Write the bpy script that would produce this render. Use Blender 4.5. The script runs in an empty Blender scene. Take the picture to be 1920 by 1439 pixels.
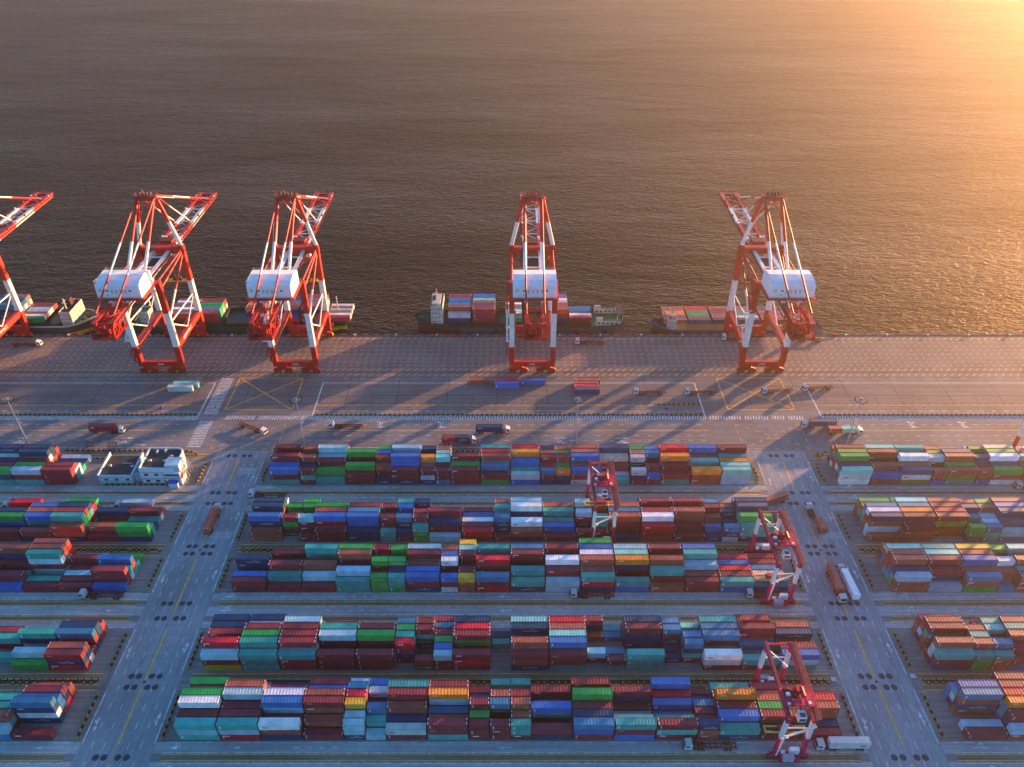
import bpy, bmesh, math, random
import numpy as np
from mathutils import Vector, Matrix
C = bpy.context.scene.collection
SC = bpy.context.scene
rnd = random.Random(7)
R = math.radians

# ------------------------------------------------------------------ camera, sky, sun, exposure
CAM_H, PITCH, FPX, CX, CY = 229.0, R(35.9), 1461.0, 957.0, 719.5
cd = bpy.data.cameras.new("camera"); cam = bpy.data.objects.new("camera", cd); C.objects.link(cam)
cam.location = (0, 0, CAM_H); cam.rotation_euler = (R(90) - PITCH, 0, 0)
cd.sensor_width = 36.0; cd.lens = 36.0 * FPX / 1920.0; cd.shift_x = 3.0 / 1920.0
cd.clip_start = 1.0; cd.clip_end = 20000.0
SC.camera = cam
SUN_AZ, SUN_EL = R(52), R(6)          # azimuth measured from +Y towards +X
w = bpy.data.worlds.new("World"); SC.world = w; w.use_nodes = True
nt = w.node_tree; nt.nodes.clear()
sky = nt.nodes.new("ShaderNodeTexSky"); sky.sky_type = 'NISHITA'; sky.sun_disc = False
sky.sun_elevation = SUN_EL; sky.sun_rotation = SUN_AZ
sky.air_density = 1.0; sky.dust_density = 0.6; sky.ozone_density = 3.0
bg = nt.nodes.new("ShaderNodeBackground"); bg.inputs[1].default_value = 0.105
wo = nt.nodes.new("ShaderNodeOutputWorld")
tint = nt.nodes.new("ShaderNodeMix"); tint.data_type = 'RGBA'; tint.blend_type = 'MULTIPLY'; tint.inputs[0].default_value = 1.0
tint.inputs[7].default_value = (0.50,0.88,1.12, 1)
nt.links.new(sky.outputs[0], tint.inputs[6]); nt.links.new(tint.outputs[2], bg.inputs[0]); nt.links.new(bg.outputs[0], wo.inputs[0])
sl = bpy.data.lights.new("sun", 'SUN'); so = bpy.data.objects.new("sun", sl); C.objects.link(so)
sl.energy = 5.0; sl.angle = R(1.0); sl.color = (1.0, 0.50, 0.20)
sd = Vector((math.sin(SUN_AZ) * math.cos(SUN_EL), math.cos(SUN_AZ) * math.cos(SUN_EL), math.sin(SUN_EL)))
so.rotation_euler = sd.to_track_quat('Z', 'Y').to_euler()
so.location = (400, 150, 120)
vs = SC.view_settings
SC.display_settings.display_device = 'sRGB'
vs.view_transform = 'Standard'; vs.look = 'None'; vs.gamma = 1.0; vs.use_curve_mapping = False
vs.exposure = 2.4
try:
    SC.cycles.max_bounces = 5; SC.cycles.diffuse_bounces = 3; SC.cycles.glossy_bounces = 3
    SC.cycles.volume_bounces = 0; SC.cycles.use_denoising = True
    SC.cycles.sample_clamp_indirect = 4.0
except Exception: pass

# ------------------------------------------------------------------ helpers
class MB:
    def __init__(s): s.v = []; s.f = []; s.m = []; s.sm = []
    def add(s, vs, fs, m=0, smooth=False):
        o = len(s.v); s.v += [tuple(x) for x in vs]
        for k, f in enumerate(fs):
            s.f.append(tuple(i + o for i in f)); s.m.append(m if isinstance(m, int) else m[k]); s.sm.append(smooth)
    def box(s, c, d, m=0, rz=0.0):
        x, y, z = c; a, b, e = d[0] / 2, d[1] / 2, d[2] / 2
        ca, sa = math.cos(rz), math.sin(rz)
        vs = []
        for dx, dy, dz in ((-a,-b,-e),(a,-b,-e),(a,b,-e),(-a,b,-e),(-a,-b,e),(a,-b,e),(a,b,e),(-a,b,e)):
            vs.append((x + dx*ca - dy*sa, y + dx*sa + dy*ca, z + dz))
        s.add(vs, [(3,2,1,0),(4,5,6,7),(0,1,5,4),(1,2,6,5),(2,3,7,6),(3,0,4,7)], m)
    def b2(s, lo, hi, m=0):
        s.box([(p + q) / 2 for p, q in zip(lo, hi)], [abs(q - p) for p, q in zip(lo, hi)], m)
    def beam(s, p, q, wd, ht, m=0, bands=None, taper=1.0):
        p, q = Vector(p), Vector(q); d = (q - p).normalized()
        up = Vector((0, 0, 1)) if abs(d.z) < 0.95 else Vector((0, 1, 0))
        sx = d.cross(up).normalized(); uz = sx.cross(d).normalized()
        bands = bands or [(0.0, 1.0, m)]
        for k, (t0, t1, mm) in enumerate(bands):
            vs = []
            for t in (t0, t1):
                c = p.lerp(q, t); g = 1 + (taper - 1) * t
                for a, b in ((-1,-1),(1,-1),(1,1),(-1,1)):
                    vs.append(c + sx * (a * wd * g / 2) + uz * (b * ht * g / 2))
            fs = [(0,1,5,4),(1,2,6,5),(2,3,7,6),(3,0,4,7)]
            if k == 0: fs.append((3,2,1,0))
            if k == len(bands) - 1: fs.append((4,5,6,7))
            s.add(vs, fs, mm)
    def tube(s, p, q, r, m=0, n=8, bands=None, r2=None):
        p, q = Vector(p), Vector(q); d = (q - p).normalized(); r2 = r if r2 is None else r2
        up = Vector((0, 0, 1)) if abs(d.z) < 0.95 else Vector((0, 1, 0))
        sx = d.cross(up).normalized(); uz = sx.cross(d).normalized()
        bands = bands or [(0.0, 1.0, m)]
        for k, (t0, t1, mm) in enumerate(bands):
            vs = []
            for t in (t0, t1):
                c = p.lerp(q, t); rr = r + (r2 - r) * t
                for i in range(n):
                    a = 2 * math.pi * i / n
                    vs.append(c + sx * (math.cos(a) * rr) + uz * (math.sin(a) * rr))
            s.add(vs, [(i, (i+1) % n, n + (i+1) % n, n + i) for i in range(n)], mm, True)
            if k == 0: s.add(vs[:n], [tuple(range(n-1, -1, -1))], mm)
            if k == len(bands) - 1: s.add(vs[n:], [tuple(range(n))], mm)
    def cyl(s, c, r, h, m=0, n=12):
        s.tube(c, (c[0], c[1], c[2] + h), r, m, n)
    def prism(s, poly, x0, x1, axis=0, m=0):
        # poly in the other two axes (ccw seen from +axis)
        n = len(poly); vs = []
        for t in (x0, x1):
            for a, b in poly:
                vs.append((t, a, b) if axis == 0 else ((a, t, b) if axis == 1 else (a, b, t)))
        fs = [(i, (i+1) % n, n + (i+1) % n, n + i) for i in range(n)] + [tuple(range(n-1, -1, -1)), tuple(range(n, 2*n))]
        s.add(vs, fs, m)
    def rect(s, x0, x1, y0, y1, z, m=0):
        s.add([(x0,y0,z),(x1,y0,z),(x1,y1,z),(x0,y1,z)], [(0,1,2,3)], m)
    def strip(s, p, q, wd, z, m=0):
        p = Vector((p[0], p[1], 0)); q = Vector((q[0], q[1], 0)); d = (q - p).normalized(); n = Vector((-d.y, d.x, 0)) * (wd / 2)
        vs = [p - n, q - n, q + n, p + n]
        s.add([(a.x, a.y, z) for a in vs], [(0,1,2,3)], m)
    def mesh(s, name, mats):
        me = bpy.data.meshes.new(name); me.from_pydata(s.v, [], s.f)
        for mm in mats: me.materials.append(mm)
        me.polygons.foreach_set('material_index', s.m); me.polygons.foreach_set('use_smooth', s.sm)
        me.update()
        bm = bmesh.new(); bm.from_mesh(me); bmesh.ops.recalc_face_normals(bm, faces=bm.faces) if len(me.polygons) < 60000 and s.fixn else None
        bm.to_mesh(me); bm.free()
        return me
    fixn = True
    def build(s, name, mats, parent=None, loc=(0,0,0), rz=0.0):
        me = s.mesh(name, mats if isinstance(mats, (list, tuple)) else [mats])
        o = bpy.data.objects.new(name, me); C.objects.link(o)
        o.location = loc; o.rotation_euler = (0, 0, rz)
        if parent is not None: o.parent = parent
        return o
def thing(name, label, cat, loc=(0,0,0), rz=0.0, group=None):
    o = bpy.data.objects.new(name, None); C.objects.link(o); o.empty_display_size = 1
    o.location = loc; o.rotation_euler = (0, 0, rz); return tag(o, label, cat, group)
def tag(o, label, cat, group=None):
    o['label'] = label; o['category'] = cat
    if group: o['group'] = group
    return o
def struct(o): o['kind'] = 'structure'; return o
def kids(o): return list(o.children)
def copy_tree(o, parent=None):
    ks = list(kids(o)); c = o.copy(); C.objects.link(c)
    if parent is not None: c.parent = parent
    for k in ks: copy_tree(k, c)
    return c

# ------------------------------------------------------------------ materials
def N(t, k, x=0, y=0): return t.nodes.new(k)
def mat(name, col, rough=0.6, metal=0.0, var=0.25, scale=0.4, src=None, rust=0.0, bump=0.0, stretch=(1,1,1), grime=None, spec=0.4):
    m = bpy.data.materials.new(name); m.use_nodes = True; t = m.node_tree
    b = t.nodes['Principled BSDF']; b.inputs['Roughness'].default_value = rough; b.inputs['Metallic'].default_value = metal
    b.inputs['Specular IOR Level'].default_value = spec
    L = t.links.new
    tc = N(t, 'ShaderNodeTexCoord'); mp = N(t, 'ShaderNodeMapping'); mp.inputs['Scale'].default_value = stretch
    if src:
        oi = N(t, 'ShaderNodeObjectInfo')
        ad = N(t, 'ShaderNodeVectorMath'); ad.operation = 'ADD'
        ge = N(t, 'ShaderNodeNewGeometry'); L(ge.outputs['Position'], ad.inputs[0])
        mu = N(t, 'ShaderNodeMath'); mu.operation = 'MULTIPLY'; mu.inputs[1].default_value = 77.0; L(oi.outputs['Random'], mu.inputs[0]); L(mu.outputs[0], ad.inputs[1])
        L(ad.outputs[0], mp.inputs[0])
    else: L(tc.outputs['Object'], mp.inputs[0])
    no = N(t, 'ShaderNodeTexNoise'); no.inputs['Scale'].default_value = scale; no.inputs['Detail'].default_value = 6; L(mp.outputs[0], no.inputs[0])
    mr = N(t, 'ShaderNodeMapRange'); mr.inputs[1].default_value = 0.3; mr.inputs[2].default_value = 0.7
    mr.inputs[3].default_value = 1 - var; mr.inputs[4].default_value = 1 + var; L(no.outputs[0], mr.inputs[0])
    mx = N(t, 'ShaderNodeMix'); mx.data_type = 'RGBA'; mx.blend_type = 'MULTIPLY'; mx.inputs[0].default_value = 1.0
    if src == 'object': L(oi.outputs['Color'], mx.inputs[6])
    elif src == 'attr':
        at = N(t, 'ShaderNodeAttribute'); at.attribute_name = 'Col'; L(at.outputs['Color'], mx.inputs[6])
    else: mx.inputs[6].default_value = (*col, 1)
    L(mr.outputs[0], mx.inputs[7]); out = mx.outputs[2]
    if rust > 0 or grime:
        n2 = N(t, 'ShaderNodeTexNoise'); n2.inputs['Scale'].default_value = 1.1 if not grime else grime[1]; n2.inputs['Detail'].default_value = 8; n2.inputs['Roughness'].default_value = 0.7
        L(mp.outputs[0], n2.inputs[0])
        m2 = N(t, 'ShaderNodeMapRange'); m2.inputs[1].default_value = 0.56; m2.inputs[2].default_value = 0.72; m2.inputs[3].default_value = 0; m2.inputs[4].default_value = rust if not grime else grime[2]
        L(n2.outputs[0], m2.inputs[0])
        x2 = N(t, 'ShaderNodeMix'); x2.data_type = 'RGBA'; L(m2.outputs[0], x2.inputs[0]); L(out, x2.inputs[6]); x2.inputs[7].default_value = (*( (0.13,0.05,0.02) if not grime else grime[0]), 1)
        out = x2.outputs[2]
    L(out, b.inputs['Base Color'])
    if bump:
        bu = N(t, 'ShaderNodeBump'); bu.inputs['Strength'].default_value = bump; bu.inputs['Distance'].default_value = 0.05; L(no.outputs[0], bu.inputs['Height']); L(bu.outputs[0], b.inputs['Normal'])
    return m
M = {}
M['red'] = mat('crane_red', (0.48,0.014,0.010), 0.5, var=0.28, rust=0.4)
M['white'] = mat('crane_white', (0.72,0.70,0.66), 0.5, var=0.14, rust=0.22)
M['crimson'] = mat('gantry_crimson', (0.50,0.012,0.070), 0.5, var=0.2, rust=0.2)
M['house'] = mat('house_white', (0.80,0.80,0.79), 0.5, var=0.05)
M['dark'] = mat('dark_steel', (0.025,0.022,0.022), 0.6, var=0.3)
M['darkred'] = mat('walkway_red', (0.11,0.022,0.018), 0.7, var=0.3)
M['kerby'] = mat('kerb_yellow', (0.42,0.24,0.02), 0.7, var=0.4, scale=0.9)
M['yellow'] = mat('yellow_paint', (0.72,0.42,0.015), 0.5, var=0.15)
M['black'] = mat('rubber', (0.012,0.012,0.012), 0.8)
M['glass'] = mat('window_glass', (0.02,0.03,0.04), 0.12, spec=0.8)
M['grey'] = mat('grey_steel', (0.30,0.30,0.30), 0.5, var=0.15)
M['cab'] = mat('cab_white', (0.55,0.56,0.57), 0.35, var=0.05)
M['chassis'] = mat('chassis_rust', (0.20,0.040,0.018), 0.75, var=0.4, scale=0.8)
M['blue'] = mat('blue_paint', (0.02,0.09,0.42), 0.5)
M['redp'] = mat('red_paint', (0.5,0.02,0.02), 0.5)
M['wall'] = mat('building_white', (0.50,0.62,0.66), 0.7, var=0.08, scale=0.5)
M['bandw'] = mat('building_band', (0.30,0.40,0.46), 0.7, var=0.1)
M['roof'] = mat('roof_bitumen', (0.045,0.045,0.045), 0.9, var=0.35, scale=0.35)
M['maroonp'] = mat('hold_maroon', (0.10,0.018,0.016), 0.7, var=0.25)
M['deckg'] = mat('deck_green', (0.02,0.13,0.06), 0.7, var=0.25)
M['hull_dark'] = mat('hull_grey', (0.055,0.06,0.062), 0.5, var=0.2)
M['hull_green'] = mat('hull_green', (0.012,0.055,0.03), 0.5, var=0.2)
M['hull_blue'] = mat('hull_blue', (0.02,0.09,0.22), 0.5, var=0.2)
M['hull_red'] = mat('hull_antifoul', (0.22,0.02,0.02), 0.7, var=0.3)
M['lime'] = mat('hull_lime', (0.28,0.42,0.03), 0.5)
M['amber'] = mat('hull_amber', (0.65,0.32,0.02), 0.5)
M['cream'] = mat('ship_cream', (0.50,0.47,0.40), 0.5)
M['cont'] = mat('container_paint', (1,1,1), 0.5, var=0.2, scale=0.3, src='object', rust=0.38)
M['contA'] = mat('stacked_container_paint', (1,1,1), 0.5, var=0.2, scale=0.3, src='attr', rust=0.38)
M['mark'] = mat('marking_white', (0.72,0.72,0.70), 0.6)
M['marky'] = mat('marking_yellow', (0.75,0.42,0.03), 0.6)
M['markr'] = mat('marking_red', (0.5,0.03,0.03), 0.6)
M['pole'] = mat('galvanised_pole', (0.42,0.42,0.42), 0.45, metal=0.3)
M['conc'] = mat('quay_concrete', (0.20,0.185,0.17), 0.85, var=0.25, scale=0.3)

def ground_mat(name, col, tint, streak=(0.03,0.9,1), amt=0.35):
    m = bpy.data.materials.new(name); m.use_nodes = True; t = m.node_tree; L = t.links.new
    b = t.nodes['Principled BSDF']; b.inputs['Roughness'].default_value = 0.8; b.inputs['Specular IOR Level'].default_value = 0.35
    tc = N(t, 'ShaderNodeTexCoord')
    def noise(sc, st, det, lo, hi, a, c, ro=0.55):
        mp = N(t, 'ShaderNodeMapping'); mp.inputs['Scale'].default_value = st; L(tc.outputs['Object'], mp.inputs[0])
        n = N(t, 'ShaderNodeTexNoise'); n.inputs['Scale'].default_value = sc; n.inputs['Detail'].default_value = det; n.inputs['Roughness'].default_value = ro; L(mp.outputs[0], n.inputs[0])
        r = N(t, 'ShaderNodeMapRange'); r.inputs[1].default_value = lo; r.inputs[2].default_value = hi; r.inputs[3].default_value = a; r.inputs[4].default_value = c; L(n.outputs[0], r.inputs[0]); return r.outputs[0]
    def mul(a, c):
        x = N(t, 'ShaderNodeMath'); x.operation = 'MULTIPLY'; L(a, x.inputs[0]); L(c, x.inputs[1]); return x.outputs[0]
    v = mul(noise(0.03, (1,1,1), 5, .3, .7, 1-amt*.6, 1+amt*.6), noise(1.0, streak, 6, .3, .7, 1-amt, 1+amt*.7))
    v = mul(v, noise(0.45, (1,1,1), 9, .25, .75, .78, 1.2, .75))
    br = noise(0.05, (1,1,1), 6, .45, .65, 0, 1)
    mx = N(t, 'ShaderNodeMix'); mx.data_type = 'RGBA'; L(br, mx.inputs[0]); mx.inputs[6].default_value = (*col, 1); mx.inputs[7].default_value = (*tint, 1)
    m2 = N(t, 'ShaderNodeMix'); m2.data_type = 'RGBA'; m2.blend_type = 'MULTIPLY'; m2.inputs[0].default_value = 1; L(mx.outputs[2], m2.inputs[6]); L(v, m2.inputs[7])
    L(m2.outputs[2], b.inputs['Base Color']); return m
M['yard'] = ground_mat('yard_concrete', (0.255,0.232,0.212), (0.20,0.172,0.150))
M['asph'] = ground_mat('road_surface', (0.30,0.305,0.31), (0.255,0.255,0.255), (0.9,0.03,1), 0.22)
M['asphx'] = ground_mat('lane_surface', (0.41,0.40,0.385), (0.35,0.335,0.32), (0.03,0.9,1), 0.25)
M['apron'] = ground_mat('apron_concrete', (0.200,0.168,0.148), (0.160,0.133,0.115), (0.02,0.7,1), 0.22)
M['lwhite'] = mat('road_paint_white', (0.60,0.60,0.58), 0.7, var=0.45, scale=0.6)
M['lyellow'] = mat('road_paint_yellow', (0.80,0.40,0.05), 0.7, var=0.3, scale=0.6)
M['ldark'] = mat('joint_dark', (0.035,0.033,0.032), 0.9)
M['plate'] = mat('steel_plate', (0.040,0.042,0.046), 0.6, var=0.2)
M['runway'] = ground_mat('runway_concrete', (0.21,0.175,0.14), (0.17,0.14,0.115))
M['qroad'] = ground_mat('quay_road_surface', (0.215,0.200,0.190), (0.18,0.165,0.155), (0.03,0.9,1), 0.25)
# ------------------------------------------------------------------ ground, water, markings
QY = 362.4                                # quay edge
g = MB()
g.rect(-5000, 5000, -1500, QY, 0)
g.add([(-5000,QY,0),(5000,QY,0),(5000,QY,-14),(-5000,QY,-14)], [(3,2,1,0)])
struct(g.build('ground', M['yard']))
def water_mat():
    m = bpy.data.materials.new('river_water'); m.use_nodes = True; t = m.node_tree; L = t.links.new
    b = t.nodes['Principled BSDF']
    tc = N(t, 'ShaderNodeTexCoord')
    def nz(rot, st, sc, det, ro=0.55, dist=0.0):
        mp = N(t, 'ShaderNodeMapping'); mp.inputs['Rotation'].default_value = (0,0,R(rot)); mp.inputs['Scale'].default_value = st; L(tc.outputs['Object'], mp.inputs[0])
        n = N(t, 'ShaderNodeTexNoise'); n.inputs['Scale'].default_value = sc; n.inputs['Detail'].default_value = det; n.inputs['Roughness'].default_value = ro; n.inputs['Distortion'].default_value = dist; L(mp.outputs[0], n.inputs[0]); return n.outputs[0]
    def mad(a, k, c=None):
        x = N(t, 'ShaderNodeMath'); x.operation = 'MULTIPLY_ADD'; L(a, x.inputs[0]); x.inputs[1].default_value = k
        if c is None: x.inputs[2].default_value = 0
        else: L(c, x.inputs[2])
        return x.outputs[0]
    h = mad(nz(-32, (0.42,1,1), 0.34, 3, .5, .8), 1.0)
    h = mad(nz(-14, (0.5,1,1), 0.85, 3, .55, .6), 0.42, h)
    h = mad(nz(40, (0.3,1,1), 0.05, 2), 1.6, h)
    bu = N(t, 'ShaderNodeBump'); bu.inputs['Strength'].default_value = 1.0; bu.inputs['Distance'].default_value = 1.5; L(h, bu.inputs['Height'])
    big = nz(0, (0.25,1,1), 0.012, 4)
    mr = N(t, 'ShaderNodeMapRange'); mr.inputs[1].default_value = .35; mr.inputs[2].default_value = .65; mr.inputs[3].default_value = .75; mr.inputs[4].default_value = 1.25; L(big, mr.inputs[0])
    mx = N(t, 'ShaderNodeMix'); mx.data_type = 'RGBA'; mx.blend_type = 'MULTIPLY'; mx.inputs[0].default_value = 1; mx.inputs[6].default_value = (0.012,0.0075,0.0045,1); L(mr.outputs[0], mx.inputs[7])
    t.nodes.remove(b)
    df = N(t, 'ShaderNodeBsdfDiffuse'); L(mx.outputs[2], df.inputs[0]); L(bu.outputs[0], df.inputs['Normal'])
    gl = N(t, 'ShaderNodeBsdfGlossy'); gl.inputs['Roughness'].default_value = 0.5; gl.inputs[0].default_value = (1, .88, .74, 1); L(bu.outputs[0], gl.inputs['Normal'])
    fr = N(t, 'ShaderNodeFresnel'); fr.inputs['IOR'].default_value = 1.33; L(bu.outputs[0], fr.inputs['Normal'])
    k = N(t, 'ShaderNodeMath'); k.operation = 'MULTIPLY'; k.inputs[1].default_value = 0.27; L(fr.outputs[0], k.inputs[0])
    k2 = N(t, 'ShaderNodeMath'); k2.operation = 'MULTIPLY'; L(k.outputs[0], k2.inputs[0]); L(mr.outputs[0], k2.inputs[1])
    ms = N(t, 'ShaderNodeMixShader'); L(k2.outputs[0], ms.inputs[0]); L(df.outputs[0], ms.inputs[1]); L(gl.outputs[0], ms.inputs[2])
    L(ms.outputs[0], t.nodes['Material Output'].inputs['Surface'])
    return m
M['water'] = water_mat()
g = MB(); g.rect(-9000, 9000, QY - 3, 9000, -4.0); struct(g.build('river_water', M['water']))
Z1, Z2, Z3, Z4 = 0.004, 0.008, 0.012, 0.016
g = MB(); g.rect(-900, 900, 294.2, QY - 0.02, Z1); struct(g.build('apron', M['apron']))
g = MB(); g.rect(-900, 900, 265.2, 288.0, Z1); struct(g.build('quay_road', M['qroad']))
g = MB()
for s in (-1, 1): g.rect(min(s*108.4, s*131.4), max(s*108.4, s*131.4), -200, 265.1, Z1)
struct(g.build('cross_road', M['asph']))
RUN = (261.6, 238.1, 231.8, 208.3, 204.6, 181.1, 174.6, 151.6, 147.6, 124.1)
LANES = ((232.9, 236.9), (239.6, 242.4), (227.7, 230.6), (182.4, 185.7), (175.8, 179.9), (170.6, 173.2), (125.4, 129.0), (116.5, 122.8))
g = MB()
for y0, y1 in LANES:
    for x0, x1 in ((-400,-131.5),(-108.3,108.3),(131.5,400)): g.rect(x0, x1, y0, y1, Z1)
struct(g.build('yard_lane', M['asphx']))
W, Y, D, RWY = MB(), MB(), MB(), MB()
def dash(mb, x0, x1, y, on, per, wd, z=Z3):
    x = x0
    while x < x1: mb.rect(x, min(x + on, x1), y - wd/2, y + wd/2, z); x += per
# crane rails and apron yellow
for ry in (326.2, 360.2):
    D.rect(-900, 900, ry - .28, ry + .28, Z3)
D.rect(-900, 900, 361.4, 362.0, Z2)
def hatch(y0, y1, per, wd, sl):
    x = -420
    while x < 420: Y.add([(x,y0,Z3),(x+wd,y0,Z3),(x+wd+sl,y1,Z3),(x+sl,y1,Z3)], [(0,1,2,3)]); x += per
hatch(356.6, 358.9, 3.7, .62, 2.2); hatch(327.6, 329.5, 3.7, .62, 2.0); hatch(323.0, 324.9, 3.7, .62, 2.0); hatch(341.9, 343.5, 3.7, .5, 1.6)
for yy in (354.2, 350.4, 346.6, 339.1, 335.6, 332.4): dash(Y, -420, 420, yy, 1.3, 3.7, .48)
# slab joints
for yy in (321.6, 313.6, 306.2, 299.4): D.rect(-420, 420, yy - .13, yy + .13, Z2)
x = -400
while x < 400:
    xx = x
    for y0, y1 in ((299.4,306.2),(306.2,313.6),(313.6,322.2)):
        D.strip((xx, y0), (xx + rnd.uniform(-.4,.4), y1), .26, Z2)
    D.strip((x + 12.3, 299.4), (x + 12.3, 306.2), .2, Z2)
    if int(x) % 3 == 0: D.strip((x, 322), (x + .6, 360), .14, Z2)
    x += 24.6
# white boxes on the apron strip
for x0, x1, e in ((-420,-148,(0,1)),(-93.9,92.2,(1,1)),(147.3,420,(1,0))):
    W.rect(x0, x1, 316.6, 317.0, Z3); dash(W, x0, x1, 321.0, 3.0, 9.0, .2)
    if e[0]: W.rect(x0 - .3, x0 + .3, 288.2, 317.0, Z4)
    if e[1]: W.rect(x1 - .3, x1 + .3, 288.2, 317.0, Z4)
    Y.rect(x0, x1, 298.3, 298.6, Z3); dash(Y, x0, x1, 298.9, 1.6, 4.0, .25, Z4)
    dash(W, x0, x1, 294.0, 2.3, 5.9, .28)
for x0, x1, step, zc in ((-420,-148,1.28,1),(-134.5,-94.5,1.28,0),(-93.5,92,1.28,1),(94,138,1.28,0),(147.6,420,1.28,1)):
    x = x0
    while x < x1:
        if zc or rnd.random() < .93: W.add([(x,287.4,Z3),(x+.62,287.4,Z3),(x+.95,290.2,Z3),(x+.33,290.2,Z3)], [(0,1,2,3)])
        x += step
    if zc: W.rect(x0, x1, 287.0, 287.25, Z3)
# zebra crossing
yy = 267.5
while yy < 321.0:
    if not 286.6 < yy < 290.5: W.rect(-146.0, -139.6, yy, yy + .55, Z4)
    yy += 1.15
for x0, x1 in ((-136.7,-104.6),(104.2,136.2)):
    for a, b in (((x0,294.9),(x1,294.9)),((x0,321),(x1,321)),((x0,294.9),(x0,321)),((x1,294.9),(x1,321)),((x0,294.9),(x1,321)),((x0,321),(x1,294.9))): Y.strip(a, b, .55, Z4)
for s in (-1, 1):
    a = s * 120
    for p, q in (((a-15,266.5),(a-15,284)),((a+15,266.5),(a+15,284)),((a-15,266.5),(a+15,284)),((a-15,284),(a+15,266.5)),((a-15,266.3),(a+15,266.3))):
        P0, P1 = Vector((*p,0)), Vector((*q,0)); n = int((P1-P0).length / 2.2)
        for k in range(n):
            if k % 2 == 0: Y.strip(P0.lerp(P1, k/n), P0.lerp(P1, (k+1)/n), .32, Z4)
# quay road
for x0, x1 in ((-420,-150),(-93,92),(150,420)):
    Y.rect(x0, x1, 279.2, 279.6, Z3); dash(W, x0, x1, 283.4, 2.3, 6.0, .24); dash(W, x0, x1, 275.6, 2.3, 6.0, .24); dash(W, x0, x1, 272.2, 2.3, 6.0, .2)
    W.rect(x0, x1, 267.2, 267.4, Z3)
def arrow(x, y, d, ln=5.0, wd=.34, turn=0):
    W.rect(min(x, x + d*ln*.55), max(x, x + d*ln*.55), y - wd/2, y + wd/2, Z4)
    W.add([(x + d*ln*.55, y - .62, Z4), (x + d*ln, y, Z4), (x + d*ln*.55, y + .62, Z4)], [(0,1,2) if d > 0 else (2,1,0)])
    if turn:
        W.add([(x + d*.6, y, Z4), (x + d*2.0, y + turn*1.1, Z4), (x + d*2.9, y + turn*1.1, Z4), (x + d*1.4, y, Z4)], [(0,1,2,3)])
        W.add([(x + d*2.2, y + turn*.6, Z4), (x + d*4.0, y + turn*1.2, Z4), (x + d*2.2, y + turn*1.8, Z4)], [(0,1,2)])
for x in (-58, -30, 190, 214): arrow(x, 285.3, -1, 5, turn=-1); arrow(x, 281.6, -1, 4.2, turn=1)
for x in (20, 48, -226, -178): arrow(x, 273.8, 1, 6.5); arrow(x, 270.6, 1, 6, turn=1)
for x in (-214, -170): arrow(x, 269.0, 1, 6.0)
# dark tyre-swept lanes by the junctions
for k in range(7): D.strip((44 + k*3, 270 + k*1.9), (88, 270 + k*1.9), .18, Z2)
# cross roads
for s in (-1, 1):
    for xx in (108.9, 131.0):
        for y0, y1 in ((243.5,258),(209.2,226.5),(186,203.8),(152.4,170),(128.5,146.8)): W.rect(s*xx - .16, s*xx + .16, y0, y1, Z3)
    for xx in (112.8, 116.6, 123.9, 127.6):
        yy = 95
        while yy < 262: W.rect(s*xx - .1, s*xx + .1, yy, yy + 2.4, Z3); yy += 6.35
    for y0, y1 in ((95,122),(128,147),(150,170),(176,203),(209,229),(240,260)): Y.rect(s*120 - .3, s*120 + .3, y0, y1, Z3)
    for yb in (212.5, 250): 
        for k in range(5): W.rect(s*120 + 1.5 if s < 0 else s*120 + 3, s*120 + (10 if s < 0 else 10.5), yb + k*.8, yb + k*.8 + .25, Z4)
    for ya in (244.5, 222, 192, 160, 134):
        for xx, dd in ((129.3, 1), (110.7, -1)):
            d = dd * s; W.rect(s*xx - .15, s*xx + .15, ya, ya + 3, Z4)
            yt = ya + 3 if d > 0 else ya; e = 2.0 if d > 0 else -2.0
            W.add([(s*xx - .6, yt, Z4), (s*xx + .6, yt, Z4), (s*xx, yt + e, Z4)], [(0,1,2) if d > 0 else (2,1,0)])
            W.add([(s*xx, ya + .4, Z4), (s*xx + .9*s, ya + 1.8, Z4), (s*xx + .9*s, ya + 2.6, Z4), (s*xx, ya + 1.2, Z4)], [(0,1,2,3)])
# runways and yard lanes
SEG = ((-400,-134.5),(-105.3,105.3),(134.5,400))
for k, yr in enumerate(RUN):
    for x0, x1 in SEG:
        for dy in (-1.0, 1.0): Y.rect(x0, x1, yr + dy - .2, yr + dy + .2, Z3)
        RWY.rect(x0, x1, yr - 1.7, yr + 1.7, Z1 + .002)
for yl in (239.4, 236.8, 233.2, 230.3, 185.7, 182.9, 179.6, 176.2, 173.1, 170.7, 128.9, 125.6, 122.4, 118.0):
    for x0, x1 in SEG: W.rect(x0, x1, yl - .12, yl + .12, Z3)
for yl, d in ((241.1,-1),(235.0,-1),(228.9,-1),(184.2,-1),(178.0,-1),(171.9,-1),(127.2,-1),(120.0,-1)):
    for x in (-205, -140, 0.5, 101): arrow(x, yl, d, 5.0, .26)
    for x in (-99, 141): arrow(x, yl, 1 if x > 0 else -1, 5, turn=1)
    for x in (-84, -66, -62, -58, -54, -50, 150, 158, 164, 171, 175):
        for q in range(3): W.rect(x + q*.62, x + q*.62 + .34, yl - .35 + rnd.uniform(-.1,.3), yl + .35, Z4)
struct(RWY.build('gantry_runway', M['runway'])); struct(W.build('white_road_marking', M['lwhite'])); struct(Y.build('yellow_road_marking', M['lyellow'])); struct(D.build('pavement_joint', M['ldark']))
P = MB()
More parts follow.
